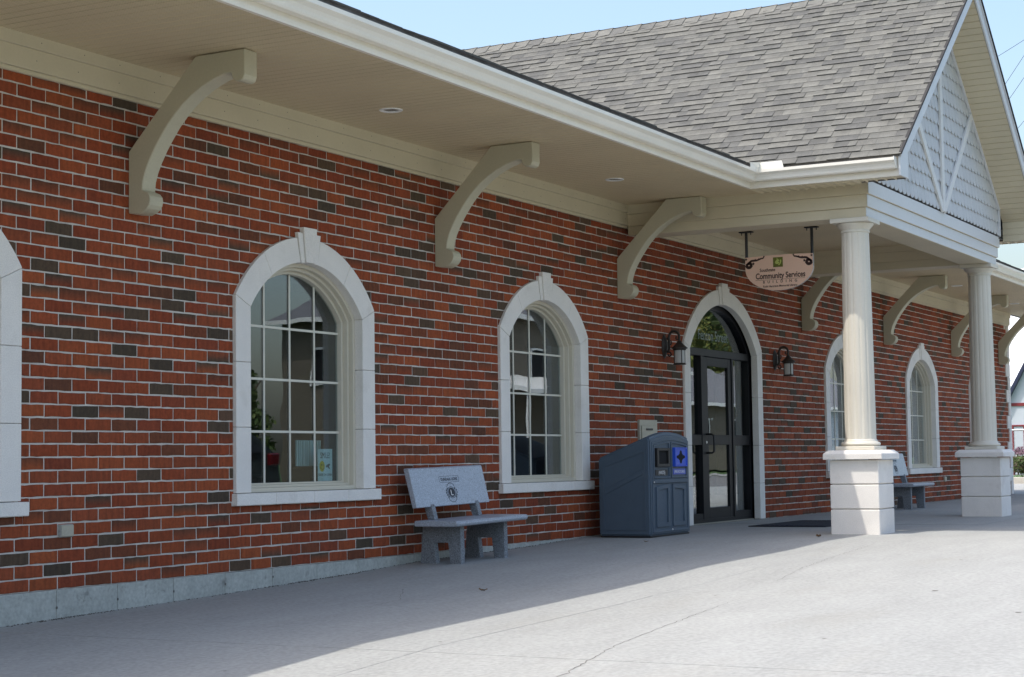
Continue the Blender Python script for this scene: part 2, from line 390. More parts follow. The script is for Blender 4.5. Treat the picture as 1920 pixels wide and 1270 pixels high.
# the crack that wanders over the sunlit slabs
def crack(pts, w):
    m = MB(); out = []
    for k in range(len(pts)-1):
        a, b = Vector(pts[k]), Vector(pts[k+1]); n = max(2, int((b-a).length/.05))
        for i in range(n): out.append(a.lerp(b, i/n)+Vector((random.uniform(-.008, .008), random.uniform(-.012, .012))))
    n = len(out); vs = []
    for i, p in enumerate(out):
        ww = w*random.uniform(.3, 1.2)*(1 if i < n*.75 else (n-i)/(n*.25))
        vs += [(p.x, p.y-ww, gz(p.x)+.0022), (p.x, p.y+ww, gz(p.x)+.0022)]
    m.add(vs, [[2*i, 2*i+2, 2*i+3, 2*i+1] for i in range(n-1)]); m.build('crack', 'joint_dirt', pave)
crack([(-2.2, -4.55), (-.56, -4.40), (.38, -4.23), (1.21, -4.12), (1.89, -4.04), (3.2, -3.9)], .0028)
crack([(4.2, -3.75), (6.5, -3.45), (8.4, -3.30)], .002)
crack([(2.98, -1.2), (2.3, -1.6), (1.4, -1.75)], .002)

for sx_, sy_, r_ in ((3.77, -5.07, .028), (4.9, -5.5, .022), (2.6, -5.9, .03), (1.0, -5.2, .018), (6.3, -4.6, .02), (7.4, -5.3, .03), (3.1, -3.7, .014), (5.4, -3.1, .012), (.2, -3.2, .016), (-1.0, -2.6, .014)):
    m = MB(); n_ = 11
    m.add([(sx_+r_*random.uniform(.6, 1.1)*math.cos(2*math.pi*k/n_), sy_+r_*random.uniform(.5, .9)*math.sin(2*math.pi*k/n_), gz(sx_)+.0021) for k in range(n_)], [list(range(n_))])
    m.build('spot', 'joint_dirt', pave)
gm = MB()
for k in range(900):
    x_ = random.choice((random.uniform(-1, 9), random.gauss(6.6, .8), random.gauss(3.4, .5), random.gauss(.6, .3))); y_ = -.014-abs(random.gauss(0, .022)); s_ = random.uniform(.003, .011); z_ = gz(x_)+.001
    if -.8 < y_ and x_ < 9.2:
        a_ = random.uniform(0, 3); gm.add([(x_+s_*math.cos(a_), y_+s_*.7*math.sin(a_), z_), (x_+s_*math.cos(a_+2.1), y_+s_*.7*math.sin(a_+2.1), z_), (x_+s_*math.cos(a_+4.2), y_+s_*.7*math.sin(a_+4.2), z_), (x_, y_, z_+s_*.6)], [[0, 1, 3], [1, 2, 3], [2, 0, 3]])
gm.build('grit', 'grit', pave, kind='stuff')

# ================================================================== the building
BLD = thing('community_building', 'red brick community building with cream trim, shingled porch gable and arched windows', 'building')
XC = 12.6
XL, XR = -4.27, 28.04          # brick field, quoins beyond the right end
ZT = 38.75*.089                # top of the brick, under the frieze
WINS = [-0.82, 3.43, 7.65, 17.55, 21.76, 26.0]
W_OUT, W_IN, W_ZC, W_RO, W_RI, W_SILL = .98, .79, 1.52, 1.16, .955, .597
D_OUT, D_IN, D_ZC, D_RO, D_RI = 1.325, 1.145, 1.39, 1.579, 1.384
def arch(xc, hw, zb, zc, r, n=22):
    zs = zc+math.sqrt(r*r-hw*hw); a0 = math.asin(hw/r)
    pts = [(xc-hw, zb), (xc+hw, zb)]
    for k in range(n+1):
        a = a0-2*a0*k/n; pts.append((xc+r*math.sin(a), zc+r*math.cos(a)))
    return pts
OPEN = [(x, W_OUT, W_ZC, W_RO, .505) for x in WINS]+[(XC, D_OUT, D_ZC, D_RO, -.2)]
def holed_wall(y, rects, z0, z1, x0, x1):
    bm = bmesh.new(); edges = []
    def loop(pts):
        vs = [bm.verts.new((p[0], y, p[1])) for p in pts]
        for i in range(len(vs)): edges.append(bm.edges.new((vs[i], vs[(i+1) % len(vs)])))
    loop([(x0, z0), (x1, z0), (x1, z1), (x0, z1)])
    for p in rects: loop(p)
    bmesh.ops.triangle_fill(bm, use_beauty=True, edges=edges, normal=(0, -1, 0))
    me = bpy.data.meshes.new('wall'); bm.to_mesh(me); bm.free(); return me
holes = [arch(x, W_OUT-.03, .54, W_ZC, W_RO-.03) for x in WINS]+[arch(XC, D_OUT-.03, .002, D_ZC, D_RO-.03)]
me = holed_wall(.006, holes, 0.0, ZT+.02, XL, XR+.02); me.materials.append(MATS['mortar'])
WALL = link('wall', me, BLD)
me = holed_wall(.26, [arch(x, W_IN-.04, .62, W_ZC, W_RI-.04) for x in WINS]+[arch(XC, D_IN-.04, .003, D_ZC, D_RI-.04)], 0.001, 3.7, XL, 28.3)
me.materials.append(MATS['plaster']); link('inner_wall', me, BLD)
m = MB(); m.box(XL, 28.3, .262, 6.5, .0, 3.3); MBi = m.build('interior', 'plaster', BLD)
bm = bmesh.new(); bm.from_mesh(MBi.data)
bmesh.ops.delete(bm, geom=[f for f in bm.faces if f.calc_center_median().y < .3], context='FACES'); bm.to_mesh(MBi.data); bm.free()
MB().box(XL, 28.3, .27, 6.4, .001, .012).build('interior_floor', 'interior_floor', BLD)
MB().box(28.30, 28.36, .06, 12, -.3, 3.7).build('side_wall', 'brown_siding', BLD)
MB().box(XL-.06, XL, .0, 12, -.9, 3.7).build('side_wall', 'brown_siding', BLD)
MB().box(XL, 28.3, 6.6, 12, -.3, 3.7).build('rear_block', 'brown_siding', BLD)

# ---- bricks
BW, BH, CP, RP = .2555, .0775, .267, .089
REDS = [(.270,.060,.028),(.250,.052,.024),(.285,.066,.029),(.230,.048,.024),(.262,.062,.032),(.212,.046,.026),(.295,.072,.032),(.240,.056,.030)]
DARK = [(.084,.056,.048),(.098,.061,.050),(.070,.051,.046),(.112,.062,.050)]
BROWN = [(.150,.048,.030),(.170,.050,.030),(.125,.046,.032)]
def brick_tone(rng):
    q = rng.random()
    if q < .105: c = rng.choice(DARK); t = c; b = c
    elif q < .13: t = rng.choice(DARK); b = rng.choice(REDS)
    elif q < .15: b = rng.choice(DARK); t = rng.choice(REDS)
    elif q < .27: c = rng.choice(BROWN); t = b = c
    else:
        t = b = rng.choice(REDS)
        if rng.random() < .25: t = rng.choice(BROWN)
        if rng.random() < .3: t = tuple((x+y)/2 for x, y in zip(t, b))
    k = rng.uniform(.86, 1.06)
    return (t[0]*k, t[1]*k*.97, t[2]*k*.70), (b[0]*k, b[1]*k*.97, b[2]*k*.70)
def brick_geo(w, h, rng, x=0, y=0, z=0):
    """a clay unit with a ragged arris; returns verts, faces, vertex tones; front face toward -Y"""
    t, b = brick_tone(rng); nx = 4
    j = lambda a: rng.uniform(-a, a)
    def row(inset, yy, jit):
        pts = []
        for i in range(nx+1):
            pts.append((-w/2+inset+(w-2*inset)*i/nx+(j(jit) if 0 < i < nx else j(jit*.4)), yy, -h/2+inset+j(jit)))
        for i in range(nx, -1, -1):
            pts.append((-w/2+inset+(w-2*inset)*i/nx+(j(jit) if 0 < i < nx else j(jit*.4)), yy, h/2-inset+j(jit)))
        return pts
    face = row(.0045, -.0005+j(.0012), .0017); edge = row(.0, .004, .0026)
    back = [(p[0], .06, p[2]) for p in edge]
    n = len(face); vs = face+edge+back
    fs = [[i, i+1, n-2-i, n-1-i] for i in range(nx)]
    for i in range(n):
        k = (i+1) % n
        fs += [[i, n+i, n+k, k], [n+i, 2*n+i, 2*n+k, n+k]]
    tones = [(b if i <= nx else t) for i in range(n)]*3
    return [(p[0]+x, p[1]+y, p[2]+z) for p in vs], fs, tones
def tone_mesh(name, vs, fs, tones, mat):
    me = bpy.data.meshes.new(name); me.from_pydata(vs, [], fs)
    a = me.color_attributes.new('tone', 'FLOAT_COLOR', 'POINT')
    a.data.foreach_set('color', [c for t in tones for c in (*t[:3], 1.0)])
    bm = bmesh.new(); bm.from_mesh(me); bmesh.ops.recalc_face_normals(bm, faces=bm.faces); bm.to_mesh(me); bm.free()
    me.materials.append(MATS[mat]); return me
rng = random.Random(5)
units = []
for t in range(39):
    z0 = t*RP+.005; z1 = min(z0+BH, ZT)
    if z1-z0 < .02: continue
    cuts = []; lows = []
    for xc, hw, zc, ro, zb in OPEN:
        if z1 < zb or z0 > zc+ro: continue
        if z0 < zb-.02: lows.append((xc-1.005, xc+1.03, zb-.006)); cuts.append((xc-1.005, xc+1.03)); continue
        zs = zc+math.sqrt(ro*ro-hw*hw)
        if z1 <= zs: w = hw+.004
        elif z1 >= zc+ro: continue
        else: w = math.sqrt(ro*ro-(z1-zc)**2)-.012
        cuts.append((xc-w, xc+w))
    s0 = math.floor(XL/CP)-1
    for s in range(s0, int(XR/CP)+2):
        x0 = s*CP+(CP/2 if t % 2 else 0)+.005+rng.uniform(-.0015, .0015); x1 = x0+BW
        segs = [(max(x0, XL), min(x1, XR))]
        for a, b in cuts:
            ns = []
            for p, q in segs:
                if q <= a or p >= b: ns.append((p, q)); continue
                if p < a: ns.append((p, a))
                if q > b: ns.append((b, q))
            segs = ns
        for p, q in segs:
            if q-p < .03: continue
            units.append(((p+q)/2, (z0+z1)/2+rng.uniform(-.0012, .0012), q-p, z1-z0))
        for a, b, zc_ in lows:
            p, q = max(x0, a+.004), min(x1, b-.004)
            if q-p > .03: units.append(((p+q)/2, (z0+zc_)/2, q-p, zc_-z0))
def rank(u):
    a = px((u[0]-u[2]/2, 0, u[1])); b = px((u[0]+u[2]/2, 0, u[1]))
    if b[0] < 8 or a[0] > 1915 or a[1] < 5 or a[1] > 1265: return 0
    return (b[0]-a[0])*FPX/a[2]*u[3]
full = [u for u in units if abs(u[2]-BW) < .004 and abs(u[3]-BH) < .002]
full.sort(key=rank, reverse=True); near = set(full[:300])
var = []
for k in range(44):
    var.append(tone_mesh('brick', *brick_geo(BW, BH, rng), 'brick_clay'))
order = []
for u in full[:300]:
    if not order: order = list(range(44)); rng.shuffle(order)
    o = link('brick', var[order.pop()], WALL); o.location = (u[0], 0, u[1]); o.rotation_euler = (0, rng.uniform(-.004, .004), 0)
vs, fs, tn = [], [], []
for u in units:
    if u in near: continue
    a, b, c = brick_geo(u[2], u[3], rng, u[0], 0, u[1]); k = len(vs)
    vs += a; fs += [[i+k for i in f] for f in b]; tn += c
link('brick_field', tone_mesh('brick_field', vs, fs, tn, 'brick_clay'), WALL, 'stuff')

# ---- foundation, cast in form panels with tie holes
FND = MB().box(XL, 28.36, .035, .06, -1.0, 0.0).build('foundation', 'joint_dirt', BLD)
x = -4.34
while x < 9.6:
    x1 = x+.606; m = MB(); m.box(max(x, XL)+.002, x1-.002, -.012, .036, -.95, -.002+random.uniform(-.001, .001))
    m.build('form_panel', 'foundation_concrete', FND, bevel=.003)
    zc = gz(x1)+.075
    if zc < -.06:
        h = MB(); h.lathe([(.0, -.001), (.007, 0), (.010, .003), (.006, .004)], (0, 0, 0), 10)
        h.v = [(x1+p[0], -.013-p[2]*.6, zc+p[1]) for p in h.v]; h.build('form_tie', 'joint_dirt', FND)
    x = x1
# ---- limestone quoins at the far corner
for k in range(13):
    z0, z1 = k*.267+.002, min((k+1)*.267-.002, ZT)
    x0 = 28.045 if k % 2 else 28.20
    if x0 > 28.1:
        pass
    MB().box(x0, 28.375, -.022, .30 if k % 2 == 0 else .16, z0, z1).build('quoin', 'limestone', WALL, bevel=.006)
for k in range(0, 13, 2):   # the short strips of brick beside the short quoins
    for t in range(3):
        z0 = k*.267+t*RP+.005
        if z0+BH > ZT: continue
        a, b, c = brick_geo(.15, BH, rng, 28.118, 0, z0+BH/2)
        link('brick', tone_mesh('brick', a, b, c, 'brick_clay'), WALL)
MB().box(28.02, 28.30, .0075, .03, 0, ZT).build('corner_mortar', 'mortar', WALL)

# ---- windows
def stone(parent, poly, y0, name='jamb_stone', bev=.004):
    return MB().prism(poly, 'y', y0, .062).build(name, 'limestone', parent, bevel=bev)
def surround(parent, xc, hwo, hwi, zc, ro, ri, z0, joints, key, mids):
    mids = sorted(mids, reverse=True); g = .0016
    zso = zc+math.sqrt(ro*ro-hwo*hwo); zsi = zc+math.sqrt(ri*ri-hwi*hwi)
    zz = [z0]+joints
    for s in (-1, 1):
        for k in range(len(zz)):
            a = zz[k]+g
            if k < len(zz)-1: poly = [(xc+s*hwo, a), (xc+s*hwi, a), (xc+s*hwi, zz[k+1]-g), (xc+s*hwo, zz[k+1]-g)]
            else: poly = [(xc+s*hwo, a), (xc+s*hwi, a), (xc+s*hwi, zsi-g), (xc+s*hwo, zso-g)]
            stone(parent, poly, -.028)
        ao, ai = math.asin(hwo/ro), math.asin(hwi/ri)
        ang = [(ao, ai)]+[(q, q) for q in mids]+[(math.asin(key[0]/ro), math.asin(key[1]/ri))]
        for k in range(len(ang)-1):
            (o0, i0), (o1, i1) = ang[k], ang[k+1]; n = 9
            d = .0016/ro
            po = [(xc+s*ro*math.sin(o0-d+(o1-o0+2*d)*i/n), zc+ro*math.cos(o0-d+(o1-o0+2*d)*i/n)) for i in range(n+1)]
            pi_ = [(xc+s*ri*math.sin(i0-d+(i1-i0+2*d)*i/n), zc+ri*math.cos(i0-d+(i1-i0+2*d)*i/n)) for i in range(n+1)]
            stone(parent, po+pi_[::-1], -.028, 'voussoir', .003)
        kt = zc+ro
        sh = [(xc+s*(key[0]-.003), kt+.035), (xc+s*key[2], kt+.035), (xc+s*key[3], zc+ri-.006), (xc+s*(key[1]-.003), zc+ri-.008)]
        stone(parent, sh, -.034, 'keystone_shoulder', .002)
    stone(parent, [(xc-key[2]+.003, kt+.083), (xc+key[2]-.003, kt+.083), (xc+key[3]-.003, zc+ri-.002), (xc-key[3]+.003, zc+ri-.002)], -.046, 'keystone', .003)
def offs(xc, hw, zb, zc, r, d, db=None): return arch(xc, hw-d, zb+(d if db is None else db), zc, r-d)
def make_window(xc, idx):
    q = lambda d, db=None: offs(xc, W_IN, W_SILL+.002, W_ZC, W_RI, d, db)
    m = MB()
    m.ring(q(.001, 0), q(.034, .034), 'y', .052, .20)
    m.ring(q(.034, .034), q(.060, .055), 'y', .092, .20)
    m.ring(q(.060, .055), q(.086, .072), 'y', .135, .20)
    w = m.build('window', 'window_vinyl', BLD, bevel=.003)
    gp = q(.082, .068)
    MB().prism(gp, 'y', .180, .186).build('pane', 'window_glass', w)
    hw = W_IN-.083; zb = W_SILL+.07
    def top(x): return W_ZC+math.sqrt((W_RI-.084)**2-(x-xc)**2)
    for k in (-1, 0, 1):
        x = xc+k*.352; MB().box(x-.0095, x+.0095, .172, .1795, zb, top(x)).build('muntin', 'muntin_vinyl', w)
    for z in (1.085, 1.51, 1.935):
        h = hw if z < 2.0 else 0
        MB().box(xc-h, xc+h, .170, .1785, z-.0095, z+.0095).build('muntin', 'muntin_vinyl', w)
    surround(w, xc, W_OUT, W_IN, W_ZC, W_RO, W_RI, W_SILL+.002, [1.11, 1.62], (.165, .118, .098, .064), [R(32)])
    xs = [xc-1.005, xc-.50, xc+.02, xc+.52, xc+1.03]
    for k in range(4):
        MB().box(xs[k]+.0015, xs[k+1]-.0015, -.055, .06, .503, .596).build('sill_stone', 'limestone', w, bevel=.005)
    return w
for i, x in enumerate(WINS): make_window(x, i)

# ---- entrance
DOOR = MB()
DOOR.ring(arch(XC, D_IN+.001, .012, D_ZC, D_RI+.001), arch(XC, D_IN-.05, .06, D_ZC, D_RI-.05), 'y', .085, .19)
DOOR.box(XC-D_IN+.05, XC+D_IN-.05, .083, .188, 2.105, 2.20)
for a, b in ((12.055, 12.145), (13.095, 13.155)): DOOR.box(a, b, .084, .187, .013, 2.106)
for a, b in ((XC-D_IN+.049, 12.056), (13.154, XC+D_IN-.049)):
    DOOR.box(a, b, .090, .186, .012, .13); DOOR.box(a, b, .090, .186, .985, 1.115)
DOOR = DOOR.build('entrance', 'bronze_aluminium', BLD, bevel=.003)
surround(DOOR, XC, D_OUT, D_IN, D_ZC, D_RO, D_RI, .005, [.48, .98, 1.62], (.19, .145, .105, .07), [R(20), R(39)])
lf = MB()
for a in ((12.147, 12.29, .014, 2.10), (12.98, 13.093, .014, 2.10)): lf.box(a[0], a[1], .096, .142, a[2], a[3])
for a in ((.014, .195), (.99, 1.115), (1.99, 2.10)): lf.box(12.2895, 12.9805, .097, .141, a[0], a[1])
lf.build('door_leaf', 'bronze_aluminium', DOOR, bevel=.003)
for x0, x1, z0, z1 in ((12.285, 12.985, .19, .995), (12.285, 12.985, 1.11, 1.995)): MB().box(x0, x1, .116, .122, z0, z1).build('door_pane', 'door_glass', DOOR)
for x0, x1 in ((XC-D_IN+.045, 12.06), (13.15, XC+D_IN-.045)):
    for z0, z1 in ((.125, .99), (1.11, 2.11)): MB().box(x0, x1, .136, .142, z0, z1).build('sidelight_pane', 'door_glass', DOOR)
tp = [p for p in arch(XC, D_IN-.046, 2.19, D_ZC, D_RI-.046, 30)]
tp = [(p[0], max(p[1], 2.19)) for p in tp if p[1] >= 2.19-1e-6 or True]
rr = D_RI-.046; hw = min(D_IN-.046, math.sqrt(rr*rr-(2.19-D_ZC)**2))
MB().prism(arch(XC, hw, 2.19, D_ZC, rr, 30)[2:], 'y', .136, .142).build('transom_pane', 'door_glass', DOOR)
place_text('transom_lettering', 'Fenton Street', .19, 'etched_glass', DOOR, (XC, .1335, 2.32), (1, 0, 0), (0, 0, 1), depth=.0005, sx=.95)
h = MB(); h.tube([(12.21, .10, .885), (12.21, .02, .885), (12.21, -.005, .90), (12.21, -.01, 1.0), (12.21, -.005, 1.10), (12.21, .02, 1.12), (12.21, .10, 1.12)], .013, 10)
h.build('pull_handle', 'bin_black', DOOR, smooth=True)
lk = MB().lathe([(0, 0), (.018, .001), (.016, .006), (0, .007)], (0, 0, 0), 12).build('lock', 'screw_metal', DOOR)
lk.rotation_euler = (R(90), 0, 0); lk.location = (12.215, .096, 1.02)
MB().box(XC-D_IN+.05, XC+D_IN-.05, .05, .19, .002, .013).build('threshold', 'steel', DOOR)

# ---- frieze, soffit, fascia, gutter of the long roof
SZ, SY = 3.71, -1.70
FXL, FXR = -6.0, 30.0
fr = MB()
fr.box(XL, 28.40, -.022, .05, ZT, ZT+.030)
fr.box(XL, 28.42, -.040, .05, ZT+.0305, ZT+.175)
fr.box(XL, 28.44, -.056, .05, ZT+.1755, SZ+.01)
fr.build('frieze', 'cream_trim', BLD, bevel=.003)
nl = MB(); x = XL+.1
while x < 28.3:
    for zz_, yy_ in ((ZT+.10, -.040), (ZT+.225, -.056)):
        xx_ = x+random.uniform(-.03, .03)
        nl.add([(xx_-.005, yy_, zz_), (xx_, yy_, zz_-.005), (xx_+.005, yy_, zz_), (xx_, yy_, zz_+.005), (xx_, yy_-.003, zz_)], [[0, 1, 4], [1, 2, 4], [2, 3, 4], [3, 0, 4]])
    x += .405
nl.build('nail_heads', 'joint_dirt', BLD, kind='stuff')
SOF = MB().box(FXL, FXR, SY+.02, .06, SZ+.012, SZ+.03).build('soffit', 'dark_backing', BLD)
def soffit_panel(w, L):
    """three V-grooved strips in one panel; x along the panel width, y along its length"""
    m = MB(); n = 3; p = w/n; prof = []
    for k in range(n):
        prof += [(k*p, .010), (k*p+.006, 0.0), (k*p+p-.006, 0.0)]
    prof += [(w, .010)]; N = len(prof)
    m.add([(a, 0, b) for a, b in prof]+[(a, L, b) for a, b in prof], [[i, i+1, N+i+1, N+i] for i in range(N-1)])
    return m.mesh('soffit_panel', 'soffit_vented', recalc=False)
PM = soffit_panel(.305, 1.635)
x = FXL
while x < FXR-.3:
    if not (9.72 < x+.15 < 15.45 and False):
        o = link('soffit_panel', PM, SOF); o.location = (x, SY+.012, SZ)
    x += .3055
def along(poly, p0, p1, name, mat, parent, out, bev=.0, mit0=0, mit1=0):
    """extrude a profile (offset outward, z) along a straight run from p0 to p1, out = outward unit vector; ends mitred"""
    p0, p1, out = Vector(p0), Vector(p1), Vector(out); d = (p1-p0).normalized()
    n = len(poly)
    vs = [(p0+out*a+d*(mit0*a)).to_tuple()[:2]+(z,) for a, z in poly]+[(p1+out*a-d*(mit1*a)).to_tuple()[:2]+(z,) for a, z in poly]
    m = MB(); m.add(vs, [list(range(n))[::-1], list(range(n, 2*n))]+[[i, (i+1) % n, n+(i+1) % n, n+i] for i in range(n)])
    return m.build(name, mat, parent, bevel=bev)
GUT = [(0, 3.768), (.068, 3.766), (.078, 3.778), (.084, 3.800), (.098, 3.822), (.118, 3.838), (.128, 3.846), (.130, 3.876), (.120, 3.878), (.118, 3.850), (.006, 3.846), (.004, 3.878), (0, 3.878)]
FAS = [(0, 3.700), (.004, 3.700), (.006, 3.735), (.004, 3.765), (.004, 3.90), (-.02, 3.90), (-.02, 3.712), (-.03, 3.700)]
PXL, PXR = 9.24, 15.94         # eaves of the porch
for a, b, m0, m1 in ((FXL, PXL, 0, 1), (PXR, FXR, 1, 0)):
    along(FAS, (a, SY, 0), (b, SY, 0), 'fascia', 'fascia_metal', BLD, (0, -1, 0), 0, m0*1.0, m1*1.0)
    along(GUT, (a, SY-.006, 0), (b, SY-.006, 0), 'gutter', 'gutter_metal', BLD, (0, -1, 0), 0, m0, m1)
MSL = .42
RE = -1.79                     # edge of the long roof
def mroof(y): return 3.925+MSL*(y-RE)
ROOF = MB().prism([(RE, mroof(RE)-.03), (RE, mroof(RE)), (6.2, mroof(6.2)), (14.2, mroof(RE)), (14.2, mroof(RE)-.03), (6.2, mroof(6.2)-.04)], 'x', FXL-.05, FXR+.05).build('main_roof', 'grey_roof', BLD)
vs, fs, tn = [], [], []
TONES = [(0.1678, 0.1658, 0.1504), (0.1596, 0.1576, 0.1443), (0.1773, 0.1746, 0.1565), (0.1419, 0.1406, 0.1307), (0.1882, 0.1848, 0.1654), (0.1351, 0.1338, 0.1252), (0.165, 0.1617, 0.147), (0.1725, 0.1698, 0.1538)]
x = FXL-.05
while x < FXR:                 # starter row of shingles along the edge
    w = random.uniform(.12, .33); t = random.choice(TONES); th = random.uniform(.006, .02); e = RE-.018-random.uniform(0, .008)
    k = len(vs); z0 = mroof(e)
    if not (PXL-.1 < x < PXR+.1):
        vs += [(x, e, z0), (x+w, e, z0), (x+w, e, z0+th), (x, e, z0+th), (x, .4, mroof(.4)+.006), (x+w, .4, mroof(.4)+.006)]
        fs += [[k, k+1, k+2, k+3], [k+3, k+2, k+5, k+4], [k, k+3, k+4], [k+1, k+5, k+2]]; tn += [tuple(c*.5 for c in t)]*6
    x += w
link('edge_shingles', tone_mesh('edge_shingles', vs, fs, tn, 'shingle_asphalt'), ROOF, 'stuff')

# ---- porch
PC = 12.585; RZ, RS = 6.55, .772; GYF = -3.35
def proof(x): return RZ-RS*abs(x-PC)
BM_L, BM_R, BM_F, BM_W = 9.70, 15.47, -2.82, .36
def beam_ring(o, z0, z1):
    L, Rr, F = BM_L-o, BM_R+o, BM_F-o; w = BM_W
    m = MB(); m.prism([(L, -.03), (L, F), (Rr, F), (Rr, -.03), (BM_R-w, -.03), (BM_R-w, BM_F+w+.02), (BM_L+w, BM_F+w+.02), (BM_L+w, -.03)], 'z', z0, z1); return m
BEAM = beam_ring(0, 3.365, 3.470).build('porch_beam', 'cream_trim', BLD, bevel=.004)
beam_ring(.022, 3.4705, 3.605).build('beam_band', 'cream_trim', BEAM, bevel=.004)
beam_ring(.044, 3.6055, 3.752).build('beam_band', 'cream_trim', BEAM, bevel=.004)
# bright front boards of the beam (white on the street side)
for o, z0, z1 in ((.0015, 3.367, 3.468), (.0235, 3.473, 3.603), (.0455, 3.608, 3.750)):
    for a, b in ((BM_L-o+.0, PC-.04), (PC-.037, BM_R+o)):
        MB().box(a, b, BM_F-o-.006, BM_F-o, z0, z1).build('front_board', 'white_fascia', BEAM, bevel=.002)
PCEIL = MB().box(BM_L+BM_W-.01, BM_R-BM_W+.01, BM_F+.3, -.04, 3.70, 3.705).build('porch_ceiling', 'dark_backing', BLD)
PM2 = soffit_panel(.305, 2.4)
x = BM_L+BM_W
while x < BM_R-BM_W:
    o = link('soffit_panel', PM2, PCEIL); o.location = (x, BM_F+.36, 3.685); x += .3055
# eaves of the porch: fascia, gutter, soffit strips
XRET = {-1: 9.50, 1: 15.67}
for s, ex, bx in ((-1, PXL, BM_L), (1, PXR, BM_R)):
    y0 = SY-.13*0
    along(FAS, (ex, SY, 0), (ex, GYF+.02, 0), 'fascia', 'fascia_metal', BLD, (s, 0, 0), 0, 1.0, 0)
    along(GUT, (ex+s*.006, SY-.006, 0), (ex+s*.006, GYF+.045, 0), 'gutter', 'gutter_metal', BLD, (s, 0, 0), 0, 1, 0)
    ec = MB().prism([(0, 3.77), (.07, 3.768), (.10, 3.822), (.131, 3.846), (.131, 3.884), (0, 3.884)], 'y', GYF+.036, GYF+.044).build('gutter_end_cap', 'gutter_metal', BLD)
    ec.scale = (s, 1, 1); ec.location = (ex+s*.006, 0, 0)
    sp = MB()                                       # ribbed soffit strip under the porch eave
    n = 0; y = GYF+.03
    base = MB().box(min(ex, bx)+.005, max(ex, bx)-.047, BM_F-.06, SY-.0, SZ+.014, SZ+.03).build('eave_soffit', 'dark_backing', BLD)
    while y < SY-.06:
        inn = XRET[s] if y < BM_F-.06 else bx-s*-.0+(-.046 if s < 0 else .046)
        m = MB(); xa, xb = min(ex, inn)+.004, max(ex, inn)-.004
        prof = [(y, .012), (y+.012, 0), (y+.085, 0), (y+.0925, -.017), (y+.10, 0), (y+.1015, .012)]
        m.add([(xa, p, SZ+q) for p, q in prof]+[(xb, p, SZ+q) for p, q in prof], [[i, i+1, 7+i, 6+i] for i in range(5)])
        m.build('soffit_strip', 'cream_trim', base); y += .1025
sg = MB(); sg.add([(9.13, -1.84, 3.872), (9.13, -2.12, 3.872), (9.13, -2.10, 3.955), (9.13, -1.86, 3.955), (8.9, -1.832, 3.872), (8.9, -1.832, 3.93),
                   (9.126, -1.84, 3.872), (9.126, -2.12, 3.872), (9.126, -2.10, 3.955), (9.126, -1.86, 3.955)],
                  [[0, 1, 2, 3], [9, 8, 7, 6], [0, 3, 5, 4]])
sg.build('splash_guard', 'splash_white', BLD)
# roof deck
PR = MB()
PR.prism([(PXL-.055, proof(PXL-.055)-.035), (PC, RZ-.035), (PXR+.055, proof(PXR+.055)-.035), (PXR+.055, proof(PXR+.055)-.012), (PC, RZ-.012), (PXL-.055, proof(PXL-.055)-.012)], 'y', GYF+.004, 5.2)
PR = PR.build('porch_roof', 'dark_backing', BLD)
# shingles of the slope in view, course by course
vy = lambda x: RE+(proof(x)-3.925)/MSL          # valley with the long roof
sl_len = math.hypot(1, RS); tabs = []
cosr, sinr = 1/sl_len, RS/sl_len
EXPO = .131
N_C = int((PC-(PXL-.07))*sl_len/EXPO)+1
rs = random.Random(21)
for c in range(N_C):
    d0 = c*EXPO; y = GYF-.018-rs.uniform(0, .2)
    while y < 5.0:
        w = rs.choice((.10, .12, .15, .18, .21, .26))*rs.uniform(.85, 1.15)
        xa = PXL-.075+d0*cosr
        a, b = max(y, GYF-.018), y+w
        if xa < PC-.04 and a < vy(min(PC, xa+.1))+.3 and b-a > .02: tabs.append((d0, a, b-.002, rs.random(), c))
        y += w
def tab_geo(w, t, high, rgn):
    """one shingle tab, lower edge at local x=0, width along y, lying on its slope; high tabs are the laminated double layer"""
    L = .170; th = .0075 if high else .0035
    lift = .0065 if high else .0015
    tone = rgn.choice(TONES); k = rgn.uniform(.84, .95); tone = tuple(c*k for c in tone)
    lo = rgn.uniform(-.0025, .0025)
    P = [(0+lo, 0, lift+.002), (0-lo, w, lift+.002), (L, w, .001), (L, 0, .001), (0+lo, 0, lift+th+.003), (0-lo, w, lift+th+.003), (L, w, .002), (L, 0, .002)]
    P = [(x*cosr-z*sinr, y, x*sinr+z*cosr) for x, y, z in P]
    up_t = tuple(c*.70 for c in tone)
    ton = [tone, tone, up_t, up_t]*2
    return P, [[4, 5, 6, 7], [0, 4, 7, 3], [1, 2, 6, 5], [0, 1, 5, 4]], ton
def tpos(tb):
    xa = PXL-.075+tb[0]*cosr; return (xa, tb[1], proof(PXL-.075)+tb[0]*sinr)
def trank(tb):
    p = tpos(tb); q = px((p[0]+.05, (tb[1]+tb[2])/2, p[2]+.05))
    if q[0] > 1910 or q[1] < 4 or q[0] < 860: return 0
    if p[1] > vy(p[0]) or (p[1] > -1.6 and q[1] > 85+(q[0]-860)*.415): return 0
    return (tb[2]-tb[1])/q[2]**2
tabs.sort(key=trank, reverse=True)
TV = {}
vs, fs, tn = [], [], []
